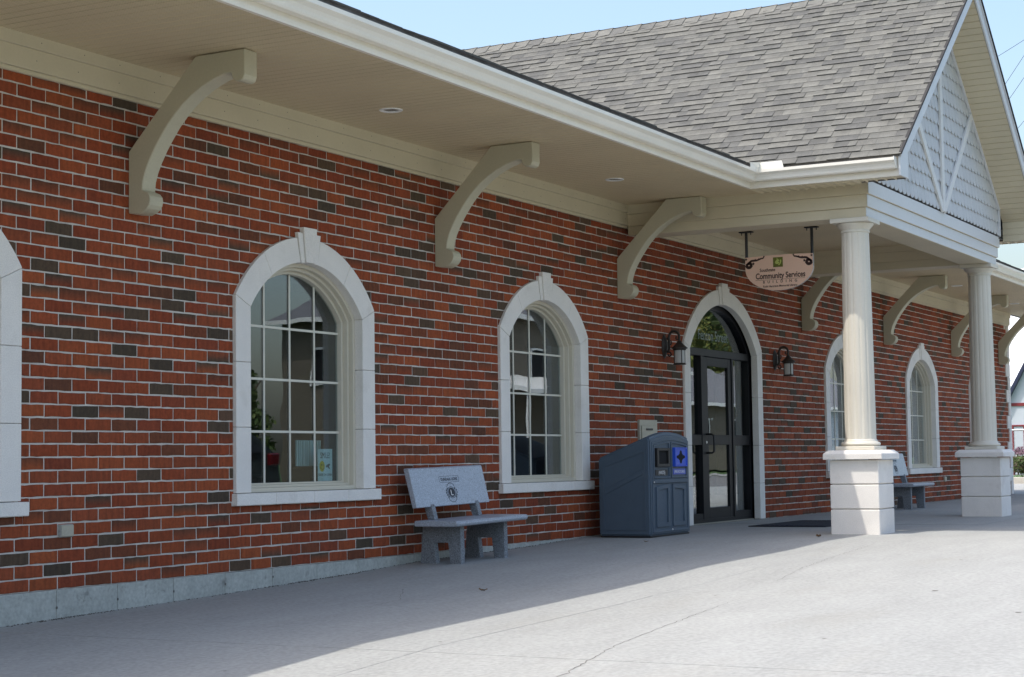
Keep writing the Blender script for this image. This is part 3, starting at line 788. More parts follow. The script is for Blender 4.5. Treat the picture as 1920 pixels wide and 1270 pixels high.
for i, tb in enumerate(tabs):
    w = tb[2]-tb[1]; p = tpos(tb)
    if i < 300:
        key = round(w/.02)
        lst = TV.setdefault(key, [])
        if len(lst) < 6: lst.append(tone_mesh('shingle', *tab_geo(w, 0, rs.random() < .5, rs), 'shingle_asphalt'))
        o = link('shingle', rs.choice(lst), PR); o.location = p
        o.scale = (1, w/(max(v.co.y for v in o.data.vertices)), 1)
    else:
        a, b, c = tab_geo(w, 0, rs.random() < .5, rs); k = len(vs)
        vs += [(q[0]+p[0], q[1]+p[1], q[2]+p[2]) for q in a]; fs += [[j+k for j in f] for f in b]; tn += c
# the far slope: seen only as an edge
for c in range(N_C):
    y = GYF-.018
    while y < 4.8:
        w = rs.uniform(.16, .4); a, b, cc = tab_geo(w, 0, rs.random() < .5, rs); k = len(vs); xa = PXR+.075-c*EXPO*cosr
        if xa > PC+.04:
            vs += [(xa-q[0], q[1]+y, q[2]+proof(xa)) for q in a]; fs += [[j+k for j in f] for f in b]; tn += cc
        y += w
link('shingle_field', tone_mesh('shingle_field', vs, fs, tn, 'shingle_asphalt'), PR, 'stuff')
y = GYF-.02; 
while y < 4.9:                                   # ridge caps
    vs = []; fs = []; t = random.choice(TONES)
    pr_ = [(-.15, -.15*RS+.010), (0, .022), (.15, -.15*RS+.010)]
    vs = [(PC+a, y, RZ+b+.012) for a, b in pr_]+[(PC+a, y+.24, RZ+b-.002) for a, b in pr_]+[(PC+a, y, RZ+b-.012) for a, b in pr_]
    link('ridge_cap', tone_mesh('ridge_cap', vs, [[0, 1, 4, 3], [1, 2, 5, 4], [6, 7, 1, 0], [7, 8, 2, 1]], [t]*9, 'shingle_asphalt'), PR); y += .21
# gable: dark backing, scalloped shakes, trim
GY = BM_F-.03
gl = lambda x: proof(x)-.185
GAB = MB().prism([(BM_L, 3.752), (BM_R, 3.752), (BM_R, gl(BM_R)), (PC, gl(PC)), (BM_L, gl(BM_L))], 'y', GY, GY+.08).build('gable', 'dark_backing', BLD)
SW, SE = .158, .172
def shake_poly(w, h):
    pts = [(-w/2, h), (-w/2, .055)]
    for k in range(1, 8):
        a = math.pi+math.pi*k/8; pts.append((w/2*math.cos(a)*1.0, .055+.055*math.sin(a)))
    return pts+[(w/2, .055), (w/2, h)]
def shake_mesh(w, h, cut=None):
    poly = shake_poly(w, h); m = MB(); n = len(poly)
    def P(p, d): return (p[0], -(.024*(1-p[1]/h)+.004)-d, p[1])
    m.add([P(p, .010) for p in poly]+[P(p, 0) for p in poly], [list(range(n))]+[[i, n+i, n+(i+1) % n, (i+1) % n] for i in range(n)])
    return m
SM = shake_mesh(SW-.004, .25).mesh('shake', 'shake_paint')
row = 0; z = 3.762
while z < gl(PC)-.05:
    x = BM_L+(.0 if row % 2 == 0 else SW/2)
    while x < BM_R+.01:
        if z < gl(x)+.1:
            inside = z+.25 < gl(x-SW/2)-.0 and z+.25 < gl(x+SW/2) and BM_L+SW/2 <= x <= BM_R-SW/2
            if inside:
                o = link('shake', SM, GAB); o.location = (x, GY, z+random.uniform(-.003, .003))
            else:
                m = shake_mesh(SW-.004, .25); bm = bmesh.new()
                vv = [bm.verts.new((p[0]+x, p[1]+GY, p[2]+z)) for p in m.v]
                for f in m.f: bm.faces.new([vv[i] for i in f])
                for co, no in (((PC, 0, gl(PC)-.004), (-RS, 0, 1)), ((PC, 0, gl(PC)-.004), (RS, 0, 1)), ((BM_L+.004, 0, 0), (-1, 0, 0)), ((BM_R-.004, 0, 0), (1, 0, 0))):
                    bmesh.ops.bisect_plane(bm, geom=bm.verts[:]+bm.edges[:]+bm.faces[:], plane_co=co, plane_no=no, clear_outer=True)
                if len(bm.faces) > 0:
                    bmesh.ops.recalc_face_normals(bm, faces=bm.faces)
                    me = bpy.data.meshes.new('shake'); bm.to_mesh(me); me.materials.append(MATS['shake_paint']); link('shake', me, GAB)
                bm.free()
        x += SW
    z += SE; row += 1
def board(p, q, w, y0, y1, name='gable_board', mat='gable_white', parent=None, ext=0):
    p, q = Vector(p), Vector(q); d = (q-p).normalized(); n = Vector((-d.y, d.x))*w/2
    return MB().prism([tuple(p+n), tuple(p-n), tuple(q-n), tuple(q+n)], 'y', y0, y1).build(name, mat, parent or GAB, bevel=.003)
board((PC, 3.755), (PC, gl(PC)-.02), .10, GY-.060, GY-.030)
t = (gl(PC)-3.77)/(.93+RS)
board((PC+.03, 3.77), (PC+t-.02, 3.77+.93*t-.01), .10, GY-.0575, GY-.030)
board((PC-.03, 3.77), (PC-t+.02, 3.77+.93*t-.01), .10, GY-.0565, GY-.030)
for s in (-1, 1):                               # trim under the rake and at the short side edges
    xe = BM_L if s < 0 else BM_R
    board((PC, gl(PC)-.022), (xe, gl(xe)-.022), .040, GY-.058, GY-.0285, 'gable_trim', 'white_fascia')
    MB().box(min(xe, xe-s*.035), max(xe, xe-s*.035), GY-.055, GY-.028, 3.755, gl(xe)-.03).build('gable_trim', 'white_fascia', GAB)
# rake overhang: soffit strips, fascia boards, boxed returns
for s in (-1, 1):
    xe = PXL-.03 if s < 0 else PXR+.03; xr = XRET[s]
    pts = lambda dz: [(PC, RZ+dz), (xe, proof(xe)+dz)]
    P = [(PC, RZ-.016), (xe, proof(xe)-.016), (xe, proof(xe)-.205), (PC, RZ-.205)]
    MB().prism(P, 'y', GYF, GYF+.022).build('rake_fascia', 'white_fascia', BLD, bevel=.003)
    MB().prism([(PC, RZ-.015), (xe, proof(xe)-.015), (xe, proof(xe)-.055), (PC, RZ-.055)], 'y', GYF-.012, GYF-.001).build('drip_edge', 'white_fascia', BLD)
    xs_ = XRET[s]; ra = MB().prism([(PC, RZ-.175), (xs_, proof(xs_)-.175), (xs_, proof(xs_)-.185), (PC, RZ-.185)], 'y', GYF+.022, GY-.03).build('rake_soffit', 'dark_backing', BLD)
    L = math.hypot(xe-PC, proof(xe)-RZ); n = int(L/.1015); dx, dz = (xe-PC)/L, (proof(xe)-RZ)/L; nx, nz = dz*s*-1*0, 1
    for k in range(n):
        d0, d1 = k*.1015, k*.1015+.1015
        if abs(dx*d0) > abs(xs_-PC): break
        prof = [(d0, .006), (d0+.006, -.006), (d1-.006, -.006), (d1, .006)]
        up_n = Vector((-dz, dx)) if dx > 0 else Vector((dz, -dx))
        m = MB(); vs = []
        for yy in (GYF+.026, GY-.034):
            for a, h in prof: vs.append((PC+dx*a+up_n.x*h, yy, RZ-.194+dz*a+up_n.y*h))
        m.add(vs, [[i, i+1, 5+i, 4+i] for i in range(3)]); m.build('soffit_strip', 'cream_trim', ra)
    a, b = min(xe, xr), max(xe, xr)
    ret = MB().prism([(a+.002, 3.698), (b, 3.698), (b, proof(b)-.19), (a+.002, proof(a)-.19)], 'y', GYF+.001, GYF+.021).build('eave_return', 'white_fascia', BLD, bevel=.003)
    xi = xr; h1 = 3.66
    bk = MB().box(min(xi, xi+s*.02), max(xi, xi+s*.02), GYF+.022, GY-.03, 3.70, proof(xi)-.19).build('return_side', 'dark_backing', BLD)
    zz = 3.70
    while zz < proof(xi)-.25:
        m = MB(); x0 = xi-s*.001
        prof = [(x0, zz), (x0-s*.006, zz+.008), (x0-s*.006, zz+.080), (x0, zz+.088)]
        m.add([(p, GYF+.024, q) for p, q in prof]+[(p, GY-.034, q) for p, q in prof], [[i, i+1, 5+i, 4+i] for i in range(3)])
        m.build('siding_strip', 'cream_trim', bk); zz += .089
    MB().prism([(PC, RZ+.014), (xe-s*-.03, proof(xe)+.014-.023), (xe-s*-.03, proof(xe)-.037), (PC, RZ-.014)], 'y', GYF-.026, GYF+.004).build('rake_edge', 'shingle_edge_shaded', BLD)

# ---- columns
def make_column(x, y):
    g = MB(); n = 14; prof = [(.0, .985), (.14, 1.6), (.45, 2.1), (1.0, 3.20)]
    zs = [.985, 1.0, 1.5, 2.0, 2.5, 3.0, 3.215, 3.23]
    vs = []; fs = []; M_ = n*10
    for z in zs:
        t = (z-.985)/(3.23-.985); r = .166-.020*t**1.4
        for k in range(M_):
            a = 2*math.pi*k/M_; u = (k % 10)/10
            dp = {0: .0050, .1: .0030, .9: .0030}.get(round(u, 1), .0012*abs(u-.5)**2*4)
            if z in (.985, 3.23): dp = 0
            vs.append((x+(r-max(dp, 0))*math.cos(a), y+(r-max(dp, 0))*math.sin(a), z))
    for i in range(len(zs)-1):
        for k in range(M_): fs.append([i*M_+k, i*M_+(k+1) % M_, (i+1)*M_+(k+1) % M_, (i+1)*M_+k])
    g.add(vs, fs); c = g.build('column', 'column_paint', BLD, smooth=True)
    MB().box(x-.215, x+.215, y-.215, y+.215, .886, .925).build('plinth', 'column_paint', c, bevel=.006)
    MB().lathe([(.19, .925), (.205, .935), (.21, .95), (.20, .968), (.178, .975), (.174, .992), (.166, 1.0)], (x, y, 0), 40).build('base_moulding', 'column_paint', c, smooth=True)
    MB().lathe([(.147, 3.215), (.157, 3.222), (.157, 3.235), (.15, 3.24), (.152, 3.25), (.175, 3.275), (.195, 3.30), (.20, 3.312), (.19, 3.316)], (x, y, 0), 40).build('capital', 'column_paint', c, smooth=True)
    MB().box(x-.212, x+.212, y-.212, y+.212, 3.3165, 3.3645).build('abacus', 'column_paint', c, bevel=.004)
    hp = .266; zz = [-.02, .262, .524, .784]
    MB().box(x-hp+.02, x+hp-.02, y-hp+.02, y+hp-.02, .0, .78).build('pedestal_core', 'mortar', c)
    for k in range(3):
        MB().box(x-hp, x+hp, y-hp, y+hp, zz[k]+.0045, zz[k+1]-.0045).build('pedestal_block', 'limestone', c, bevel=.007)
    m = MB(); a, b = hp+.055, hp+.012
    lv = [(a, .786), (a, .846), (b, .884), (b-.02, .8845)]
    vs = [(x+sx*h, y+sy*h, z) for h, z in lv for sx, sy in ((-1, -1), (1, -1), (1, 1), (-1, 1))]
    m.add(vs, [[0, 3, 2, 1]]+[[i*4+k, i*4+(k+1) % 4, (i+1)*4+(k+1) % 4, (i+1)*4+k] for i in range(3) for k in range(4)]+[[12, 13, 14, 15]])
    m.build('pedestal_cap', 'limestone', c, bevel=.004)
make_column(9.88, -2.64); make_column(15.28, -2.64)

# ---- brackets under the eave
BP = [(0.0, 3.078), (-.612, SZ-.006), (-1.042, SZ-.004), (-1.042, 3.525), (-1.030, 3.494), (-1.002, 3.482), (-.968, 3.484), (-.940, 3.500), (-.930, 3.524), (-.925, 3.550),
      (-.860, 3.545), (-.773, 3.520), (-.675, 3.480), (-.576, 3.425), (-.500, 3.372), (-.431, 3.312), (-.365, 3.245), (-.303, 3.166), (-.245, 3.085), (-.193, 2.998), (-.160, 2.930), (-.137, 2.860), (-.128, 2.790),
      (-.150, 2.782), (-.178, 2.770), (-.198, 2.745), (-.204, 2.715), (-.196, 2.682), (-.175, 2.655), (-.140, 2.634), (-.10, 2.622), (0, 2.632)]
for x in (-2.92, 1.235, 5.485, 9.45, 15.635, 19.61, 23.83, 27.48):
    MB().prism(BP, 'x', x, x+.145).build('bracket', 'bracket_shaded_cream', BLD, bevel=.006)

# ================================================================== things on and around the building
# ---- granite benches
def make_bench(O, ang, name_label, slope=0.0):
    t = thing('memorial_bench', name_label, 'bench', (O[0], O[1], O[2]), 'granite memorial benches along the wall')
    u = lambda a: a
    leg = [(.10, 0), (.215, 0), (.235, .19), (.385, .19), (.362, 0), (.535, 0), (.50, .342), (.10, .342)]
    def put(m, name, mat, bev=.004, seg=1):
        m.v = [(x+O[0], y+O[1], z+O[2]) for x, y, z in m.v]
        return m.build(name, mat, t, bevel=bev, seg=seg)
    for x0 in (.205, .925): put(MB().prism(leg, 'x', x0, x0+.062), 'leg', 'granite_rough')
    sp = [(-.0, .366), (.006, .352), (.020, .343), (.45, .343), (.45, .392), (.012, .392), (.002, .384)]
    put(MB().prism(sp, 'x', 0, 1.19), 'seat', 'granite', .006, 2)
    for x0 in (.205, .93):
        put(MB().prism([(.37, .3925), (.445, .3925), (.515, .60), (.465, .60), (.40, .51)], 'x', x0, x0+.058), 'back_support', 'granite_rough')
    bk = [(.408, .505), (.458, .500), (.548, .845), (.540, .852), (.505, .852), (.490, .845)]
    back = put(MB().prism(bk, 'x', -.012, 1.178), 'backrest', 'granite', .005)
    e = Vector((0, .490-.408, .845-.505)).normalized(); nrm = Vector((0, -e.z, e.y))
    c = Vector((O[0]+.583, O[1]+.408, O[2]+.505))
    def P(a, b, d=.0012): return c+Vector((a, 0, 0))+e*b+nrm*d
    place_text('inscription', 'DUNDALK LIONS', .040, 'engraving', back, P(0, .227), (1, 0, 0), e, depth=.0004, sx=.86, bold=.01)
    m = MB()
    rr = [(-.150, .212), (.150, .212), (.160, .222), (.160, .260), (.150, .270), (-.150, .270), (-.160, .260), (-.160, .222)]
    k = .975
    m.add([P(a, b) for a, b in rr]+[P(a*k, (b-.241)*.90+.241) for a, b in rr], [[i, (i+1) % 8, 8+(i+1) % 8, 8+i] for i in range(8)])
    m.build('inscription_border', 'engraving', back)
    m = MB(); n = 20; cy = .115
    def ring(r0, r1, sx, dy, a0=0, a1=2*math.pi):
        vs = []
        for i in range(n+1):
            a = a0+(a1-a0)*i/n
            vs += [P(r0*sx*math.cos(a), cy+dy+r0*math.sin(a)), P(r1*sx*math.cos(a), cy+dy+r1*math.sin(a))]
        m.add(vs, [[2*i, 2*i+1, 2*i+3, 2*i+2] for i in range(n)])
    ring(.0, .044, 1.22, .002); ring(.050, .055, 1.22, .002)
    ring(.036, .041, 1.55, .050, .05, math.pi-.05); ring(.042, .047, 1.45, -.042, math.pi+.1, 2*math.pi-.1)
    for s in (-1, 1):
        for q in ((.062, .038), (.080, .022), (.074, -.022), (.086, .0), (.062, -.040)):
            m.add([P(s*q[0]-.008, cy+q[1]-.009), P(s*q[0]+.010, cy+q[1]-.004), P(s*q[0]+.006, cy+q[1]+.012), P(s*q[0]-.006, cy+q[1]+.008)], [[0, 1, 2, 3]])
    m.build('emblem', 'engraving', back)
    place_text('emblem_letter', 'L', .075, 'label_white', back, P(0, .090, .0022), (1, 0, 0), e, depth=.0004, sx=1.1)
    t.rotation_euler = (0, R(slope), R(ang))
    return t
make_bench((4.729, -.655, -.086), -3, 'grey granite memorial bench with tilted back between the first two whole windows', -1.1)
make_bench((17.80, -.94, .0), 0, 'grey granite memorial bench half hidden behind the nearer porch column', 0)

# ---- recycling bin
B0 = Vector((8.47, -.80, 0)); BWd = 1.055; BDp = .60
t = thing('recycling_bin', 'slate blue double recycling bin with sloping lid beside the entrance', 'recycling bin', (8.47, -.8, 0))
m = MB(); nx = 14; vs = []
for i in range(nx+1):
    f = i/nx; a = 1-(2*f-1)**2
    x = B0.x+BWd*f; zf = 1.055+.062*a; zb = .835+.03*a
    vs += [(x, B0.y, .012), (x, B0.y, zf-.03), (x, B0.y+.03, zf), (x, B0.y+BDp, zb), (x, B0.y+BDp, .012)]
fs = [[i*5+k, (i+1)*5+k, (i+1)*5+(k+1) % 5, i*5+(k+1) % 5] for i in range(nx) for k in range(5)]
fs += [[0, 1, 2, 3, 4], [nx*5+k for k in range(5)][::-1]]
m.add(vs, fs); m.build('body', 'bin_plastic', t, bevel=.018, seg=3, smooth=True)
MB().box(B0.x+.01, B0.x+BWd-.01, B0.y+.01, B0.y+BDp-.01, .0, .014).build('foot', 'bin_black', t)
def band(outer, inner, x, dx, ax='x'):
    return MB().ring(outer, inner, ax, x, x+dx)
# raised rim and sloping rib on the side
yf, yb = B0.y+.045, B0.y+BDp-.045
def zt(y, d): return 1.055+(.835-1.055)*(y-B0.y)/BDp-d
o = [(yf, .07), (yb, .07), (yb, zt(yb, .09)), (yf, zt(yf, .10))]
i_ = [(yf+.03, .10), (yb-.03, .10), (yb-.03, zt(yb-.03, .125)), (yf+.03, zt(yf+.03, .135))]
band(o, i_, B0.x-.007, .012).build('side_rim', 'bin_plastic', t, bevel=.004, seg=2)
MB().prism([(yf+.03, .66), (yf+.03, .715), (yb-.03, .50), (yb-.03, .445)], 'x', B0.x-.006, B0.x+.005).build('side_rib', 'bin_plastic', t, bevel=.004)
xa, xb = B0.x+.055, B0.x+BWd-.055; xm = (xa+xb)/2
def arcz(x, z): return z+.052*(1-((x-xm)/(BWd/2))**2)
def front_band(x0, x1, z0, z1, w, name, y=.010):
    n = 10
    O = [(x0, z0), (x1, z0)]+[(x1+(x0-x1)*k/n, arcz(x1+(x0-x1)*k/n, z1)) for k in range(n+1)]
    I = [(x0+w, z0+w), (x1-w, z0+w)]+[(x1-w+(x0-x1+2*w)*k/n, arcz(x1-w+(x0-x1+2*w)*k/n, z1-w)) for k in range(n+1)]
    MB().ring(O, I, 'y', B0.y-y, B0.y+.004).build(name, 'bin_plastic', t, bevel=.003)
front_band(xa, xb, .045, .985, .022, 'door_rim', .008)
front_band(xa+.03, xm-.02, .615, .950, .018, 'port_rim', .014); front_band(xm+.02, xb-.03, .615, .950, .018, 'port_rim', .014)
MB().box(xa+.022, xb-.022, B0.y-.016, B0.y+.002, .560, .605).build('mid_rail', 'bin_plastic', t, bevel=.006)
front_band(xa+.085, xm-.045, .10, .50, .045, 'front_panel', .016); front_band(xm+.045, xb-.085, .10, .50, .045, 'front_panel', .016)
# openings
xo = xa+.075; m = MB(); m.ring([(xo, .735), (xo+.335, .735), (xo+.335, .935), (xo, .935)], [(xo+.045, .77), (xo+.29, .77), (xo+.29, .905), (xo+.045, .905)], 'y', B0.y-.035, B0.y+.003)
m.build('waste_port', 'bin_black', t, bevel=.004)
MB().box(xo+.046, xo+.289, B0.y-.012, B0.y-.004, .771, .904).build('waste_void', 'bin_void', t)
x2 = xm+.075; xp, zp = x2+.165, .838
m = MB(); m.ring([(x2, .735), (x2+.33, .735), (x2+.33, .94), (x2, .94)], [(x2+.02, .748), (x2+.31, .748), (x2+.31, .925), (x2+.02, .925)], 'y', B0.y-.036, B0.y+.003)
m.build('recycling_port', 'bin_blue', t, bevel=.003)
MB().box(x2+.021, x2+.309, B0.y-.026, B0.y-.003, .749, .924).build('recycling_plate', 'bin_blue', t)
cr = []
for q in range(4):
    for k in range(9):
        a = -math.pi/2+math.pi*k/8; dx_, dz_ = .055+.045*math.cos(a), .027*math.sin(a)
        an = q*math.pi/2; cr.append((xp+(dx_*math.cos(an)-dz_*math.sin(an))*1.15, zp+(dx_*math.sin(an)+dz_*math.cos(an))*.72))
MB().prism(cr, 'y', B0.y-.0275, B0.y-.0255).build('recycling_slot', 'bin_void', t)
MB().box(xo+.005, xo+.325, B0.y-.0075, B0.y-.001, .645, .705).build('waste_label', 'bin_black', t)
MB().box(x2+.0, x2+.335, B0.y-.0075, B0.y-.001, .650, .712).build('recycling_label', 'label_blue', t)
place_text('waste_lettering', '(WASTE)', .052, 'label_white', t, (xo+.165, B0.y-.0085, .657), (1, 0, 0), (0, 0, 1), depth=.0004, sx=.85)
place_text('recycling_lettering', '(MIXED RECYCLABLES)', .040, 'label_white', t, (x2+.168, B0.y-.0085, .668), (1, 0, 0), (0, 0, 1), depth=.0004, sx=.70)
for x, z in ((xa+.012, .575), (xm, .065)):
    m = MB(); m.lathe([(0, 0), (.011, .001), (.009, .006), (0, .007)], (0, 0, 0), 10); m.v = [(x+p[0], B0.y-.017-p[2], z+p[1]) for p in m.v]; m.build('screw', 'screw_metal', t)

# ---- hanging sign
SX = 10.13; SYC = -1.675; STZ = 3.068
t = thing('hanging_sign', 'oval-bottomed pinkish tan sign hanging on two black rods under the porch beam', 'sign', (SX, SYC, 3.36))
hw = .40
out = [(hw, 0), (hw, -.14)]
for k in range(1, 24):
    a = math.pi*k/24; out.append((hw*math.cos(a), -.14-.25*math.sin(a)))
out += [(-hw, -.14), (-hw, 0)]
out += [(-hw+2*hw*k/12, .010*math.sin(math.pi*k/12)) for k in range(1, 12)]
brd = MB().prism([(SYC+a, STZ+b) for a, b in out], 'x', SX+.003, SX+.036).build('board', 'sign_edge', t, bevel=.004)
k = .992
MB().prism([(SYC+a*k, STZ-.17+(b+.17)*k) for a, b in out], 'x', SX, SX+.0025).build('face', 'sign_face', brd)
for s in (-1, 1):
    MB().tube([(SX+.018, SYC+s*.385, 3.362), (SX+.018, SYC+s*.385, 3.02 if s > 0 else 2.93)], .0165, 10).build('rod', 'bin_black', t)
    MB().box(SX-.02, SX+.055, SYC+s*.385-.075, SYC+s*.385+.075, 3.352, 3.3645).build('ceiling_plate', 'bronze_aluminium', t)
    for q in (-.055, .055): MB().tube([(SX+.018, SYC+s*.385+q, 3.352), (SX+.018, SYC+s*.385+q, 3.325)], .005, 6).build('bolt', 'bronze_aluminium', t)
EX, EZ = (0, -1, 0), (0, 0, 1)
def sp_(a, b): return (SX-.001, SYC-a, STZ+b)
place_text('lettering', 'Southgate', .052, 'sign_brown', brd, sp_(-.135, -.172), EX, EZ, bold=.018, depth=.0006, sx=.88)
place_text('lettering', 'Community Services', .092, 'sign_brown', brd, sp_(0.015, -.252), EX, EZ, bold=.022, depth=.0006, sx=.76)
place_text('lettering', 'BUILDING', .042, 'sign_brown', brd, sp_(0.01, -.304), EX, EZ, bold=.018, depth=.0006, spacing=2.45)
place_text('lettering', 'Ruth Hargrave Memorial Library', .033, 'sign_brown', brd, sp_(0.01, -.350), EX, EZ, bold=.018, depth=.0006, sx=.92)
MB().box(SX-.002, SX-.0003, SYC-.30, SYC+.28, STZ-.268, STZ-.265).build('rule', 'sign_brown', brd)
MB().box(SX-.002, SX-.0003, SYC-.048, SYC+.066, STZ-.128, STZ-.018).build('logo_panel', 'sign_green', brd)
lg = MB()
for poly in ([(-.038, -.072), (-.025, -.052), (-.012, -.040), (.006, -.044), (.010, -.060), (-.002, -.070), (.012, -.078), (.004, -.092), (-.018, -.096), (-.034, -.088)],
             [(.018, -.050), (.034, -.046), (.036, -.070), (.026, -.094), (.010, -.110), (-.004, -.104), (.014, -.090), (.020, -.072)],
             [(-.016, -.024), (-.008, -.030), (-.010, -.038), (-.018, -.034)]):
    lg.prism([(SYC-a+.005, STZ+b) for a, b in poly], 'x', SX-.0032, SX-.0022)
lg.build('logo_bird', 'sign_lime', brd)
def scroll(s):
    m = MB(); c = Vector((s*.350, -.088)); pts = []
    for k in range(30):
        a = .3+k*.42; r = .008+.030*k/29; pts.append((c.x+s*r*math.cos(a), c.y+r*math.sin(a)))
    pts += [(s*(.345-.02*k), -.050+.004*math.sin(k*1.1)+.0035*k) for k in range(1, 9)]
    pts += [(s*.175, -.008), (s*.168, .0), (s*.180, .004)]
    def rib(ps, w0, w1):
        vs = []; n = len(ps)
        for i, p in enumerate(ps):
            a = Vector(ps[max(i-1, 0)]); b = Vector(ps[min(i+1, n-1)]); d = (b-a).normalized(); w = w0+(w1-w0)*i/(n-1)
            for q in (-1, 1): vs.append((SX-.0014, SYC-(p[0]-d.y*w*q), STZ+p[1]+d.x*w*q))
        m.add(vs, [[2*i, 2*i+1, 2*i+3, 2*i+2] for i in range(n-1)])
    rib(pts[:30], .006, .0115); rib(pts[29:], .013, .006)
    for q, w in (((.385, -.022), .018), ((.300, -.075), .020), ((.275, -.030), .013), ((.315, -.100), .011), ((.235, -.022), .010)):
        vs = [(SX-.0016, SYC-(s*q[0]+w*math.cos(a)*(1 if i % 2 == 0 else .45)), STZ+q[1]+w*math.sin(a)*(1 if i % 2 == 0 else .45)) for i, a in enumerate([2*math.pi*k/10 for k in range(10)])]
        m.add(vs, [list(range(10))])
    m.build('scroll_ornament', 'sign_brown', brd)
scroll(-1); scroll(1)

# ---- wall lanterns
def make_lantern(x, label):
    t = thing('wall_lantern', label, 'lantern', (x, 0, 2.03), 'wall lanterns either side of the entrance')
    m = MB(); m.lathe([(.0, 0), (.066, 0), (.072, .008), (.060, .020), (.034, .040), (0, .043)], (0, 0, 0), 20)
    m.v = [(x+p[0], -p[2], 2.15+p[1]*2.0) for p in m.v]; m.build('backplate', 'lantern_iron', t, smooth=True)
    pts = [(x, -.02, 2.09), (x, -.055, 2.085), (x, -.07, 2.12), (x, -.068, 2.19)]
    for k in range(11):
        a = math.pi-math.pi*1.15*k/10; pts.append((x, -.134-.066*math.cos(a), 2.255+.072*math.sin(a)))
    m = MB(); m.tube(pts, .0155, 8)
    pl = [(x, -.195, 2.245), (x, -.178, 2.225), (x, -.160, 2.232), (x, -.158, 2.252), (x, -.172, 2.262)]
    m.tube(pl, .010, 6); m.tube([(x, -.05, 2.09), (x, -.085, 2.075), (x, -.095, 2.05), (x, -.075, 2.03), (x, -.055, 2.04), (x, -.06, 2.06)], .010, 6); m.tube([(x, -.068, 2.16), (x, -.095, 2.175), (x, -.10, 2.205), (x, -.085, 2.215)], .008, 6); m.tube([(x, -.04, 2.235), (x, -.055, 2.255), (x, -.075, 2.25)], .009, 6)
    m.build('arm', 'lantern_iron', t, smooth=True)
    c = (x, -.20, 0)
    MB().lathe([(.0, 2.235), (.010, 2.23), (.012, 2.215), (.022, 2.21), (.03, 2.19), (.052, 2.165), (.085, 2.135), (.098, 2.126), (.098, 2.118), (.078, 2.112), (.078, 2.098), (.0, 2.097)][::-1], c, 24).build('roof', 'lantern_iron', t, smooth=True)
    MB().lathe([(.056, 1.945), (.060, 1.95), (.060, 2.095), (.056, 2.0965)], c, 24).build('glass_shade', 'frosted_glass', t, smooth=True)
    MB().lathe([(.0, 1.926), (.074, 1.927), (.078, 1.934), (.066, 1.944), (0, 1.945)], c, 24).build('base_plate', 'lantern_iron', t, smooth=True)
    for k in range(4):
        a = math.pi/4+k*math.pi/2; MB().tube([(x+.067*math.cos(a), -.20+.067*math.sin(a), 1.94), (x+.067*math.cos(a), -.20+.067*math.sin(a), 2.10)], .005, 6).build('bar', 'lantern_iron', t)
    return t
make_lantern(10.72, 'dark iron wall lantern with frosted shade left of the entrance arch')
make_lantern(14.48, 'dark iron wall lantern with frosted shade on the right of the entrance arch')

# ---- drop box in the wall, outlets, mat
t = thing('drop_box', 'pale metal drop box with a slot set in the brick behind the bin', 'drop box', (10.17, 0, .80))
MB().box(9.93, 10.42, -.030, .02, .80, 1.272).build('frame', 'steel', t, bevel=.004)
MB().box(9.965, 10.385, -.042, -.031, .835, 1.205).build('door', 'steel', t, bevel=.003)
MB().box(10.08, 10.25, -.050, -.0425, 1.150, 1.172).build('slot', 'bin_black', t)
MB().box(10.34, 10.356, -.055, -.0425, 1.09, 1.12).build('lock', 'bin_black', t)
place_text('lettering', 'DROP', .03, 'engraving', t, (10.16, -.043, 1.07), (1, 0, 0), (0, 0, 1), depth=.0003)
for x, z, lab in ((.60, .39, 'small grey outlet cover on the brick under the leftmost window'), (23.1, .385, 'small pale outlet cover low on the brick behind the far pedestal')):
    t = thing('outlet_cover', lab, 'outlet', (x, 0, z-.04))
    MB().box(x-.062, x+.062, -.020, .01, z-.043, z+.043).build('box', 'foundation_concrete' if x < 1 else 'steel', t, bevel=.003)
    MB().box(x-.058, x+.058, -.028, -.0205, z-.039, z+.040).build('lid', 'steel', t, bevel=.004)
t = thing('door_mat', 'dark navy rubber door mat in front of the entrance', 'mat', (12.3, -1.25, 0))
MB().box(11.32, 13.2, -1.74, -.78, .002, .012).build('mat_border', 'mat_rubber', t, bevel=.004)
for k in range(14): MB().box(11.40, 13.12, -1.68+k*.0605, -1.64+k*.0605, .0122, .0165).build('rib', 'mat_rubber', t)

# ---- recessed lights in the soffit
LT = [(3.62, -.72, 'recessed light in the soffit above the first whole window'), (7.90, -.72, 'recessed light in the soffit between the second bracket and the porch'),
      (17.30, -.72, 'recessed light in the soffit just beyond the porch beam'), (21.58, -.72, 'recessed light in the soffit second beyond the porch'), (25.85, -.72, 'recessed light in the soffit farthest from the camera'), (-.66, -.72, 'recessed light in the soffit left of the nearest bracket')]
for x, y, lab in LT:
    t = thing('recessed_light', lab, 'light', (x, y, SZ), 'recessed soffit lights')
    m = MB(); m.lathe([(.062, .0), (.066, -.004), (.092, -.007), (.098, -.002), (.098, .012), (.06, .012)], (x, y, SZ), 28)
    m.build('trim_ring', 'white_plastic', t, smooth=True)
    MB().lathe([(.0, .055), (.050, .054), (.060, .004), (.064, .004), (.064, .058), (0, .058)], (x, y, SZ), 24).build('baffle', 'white_plastic', t, smooth=True)

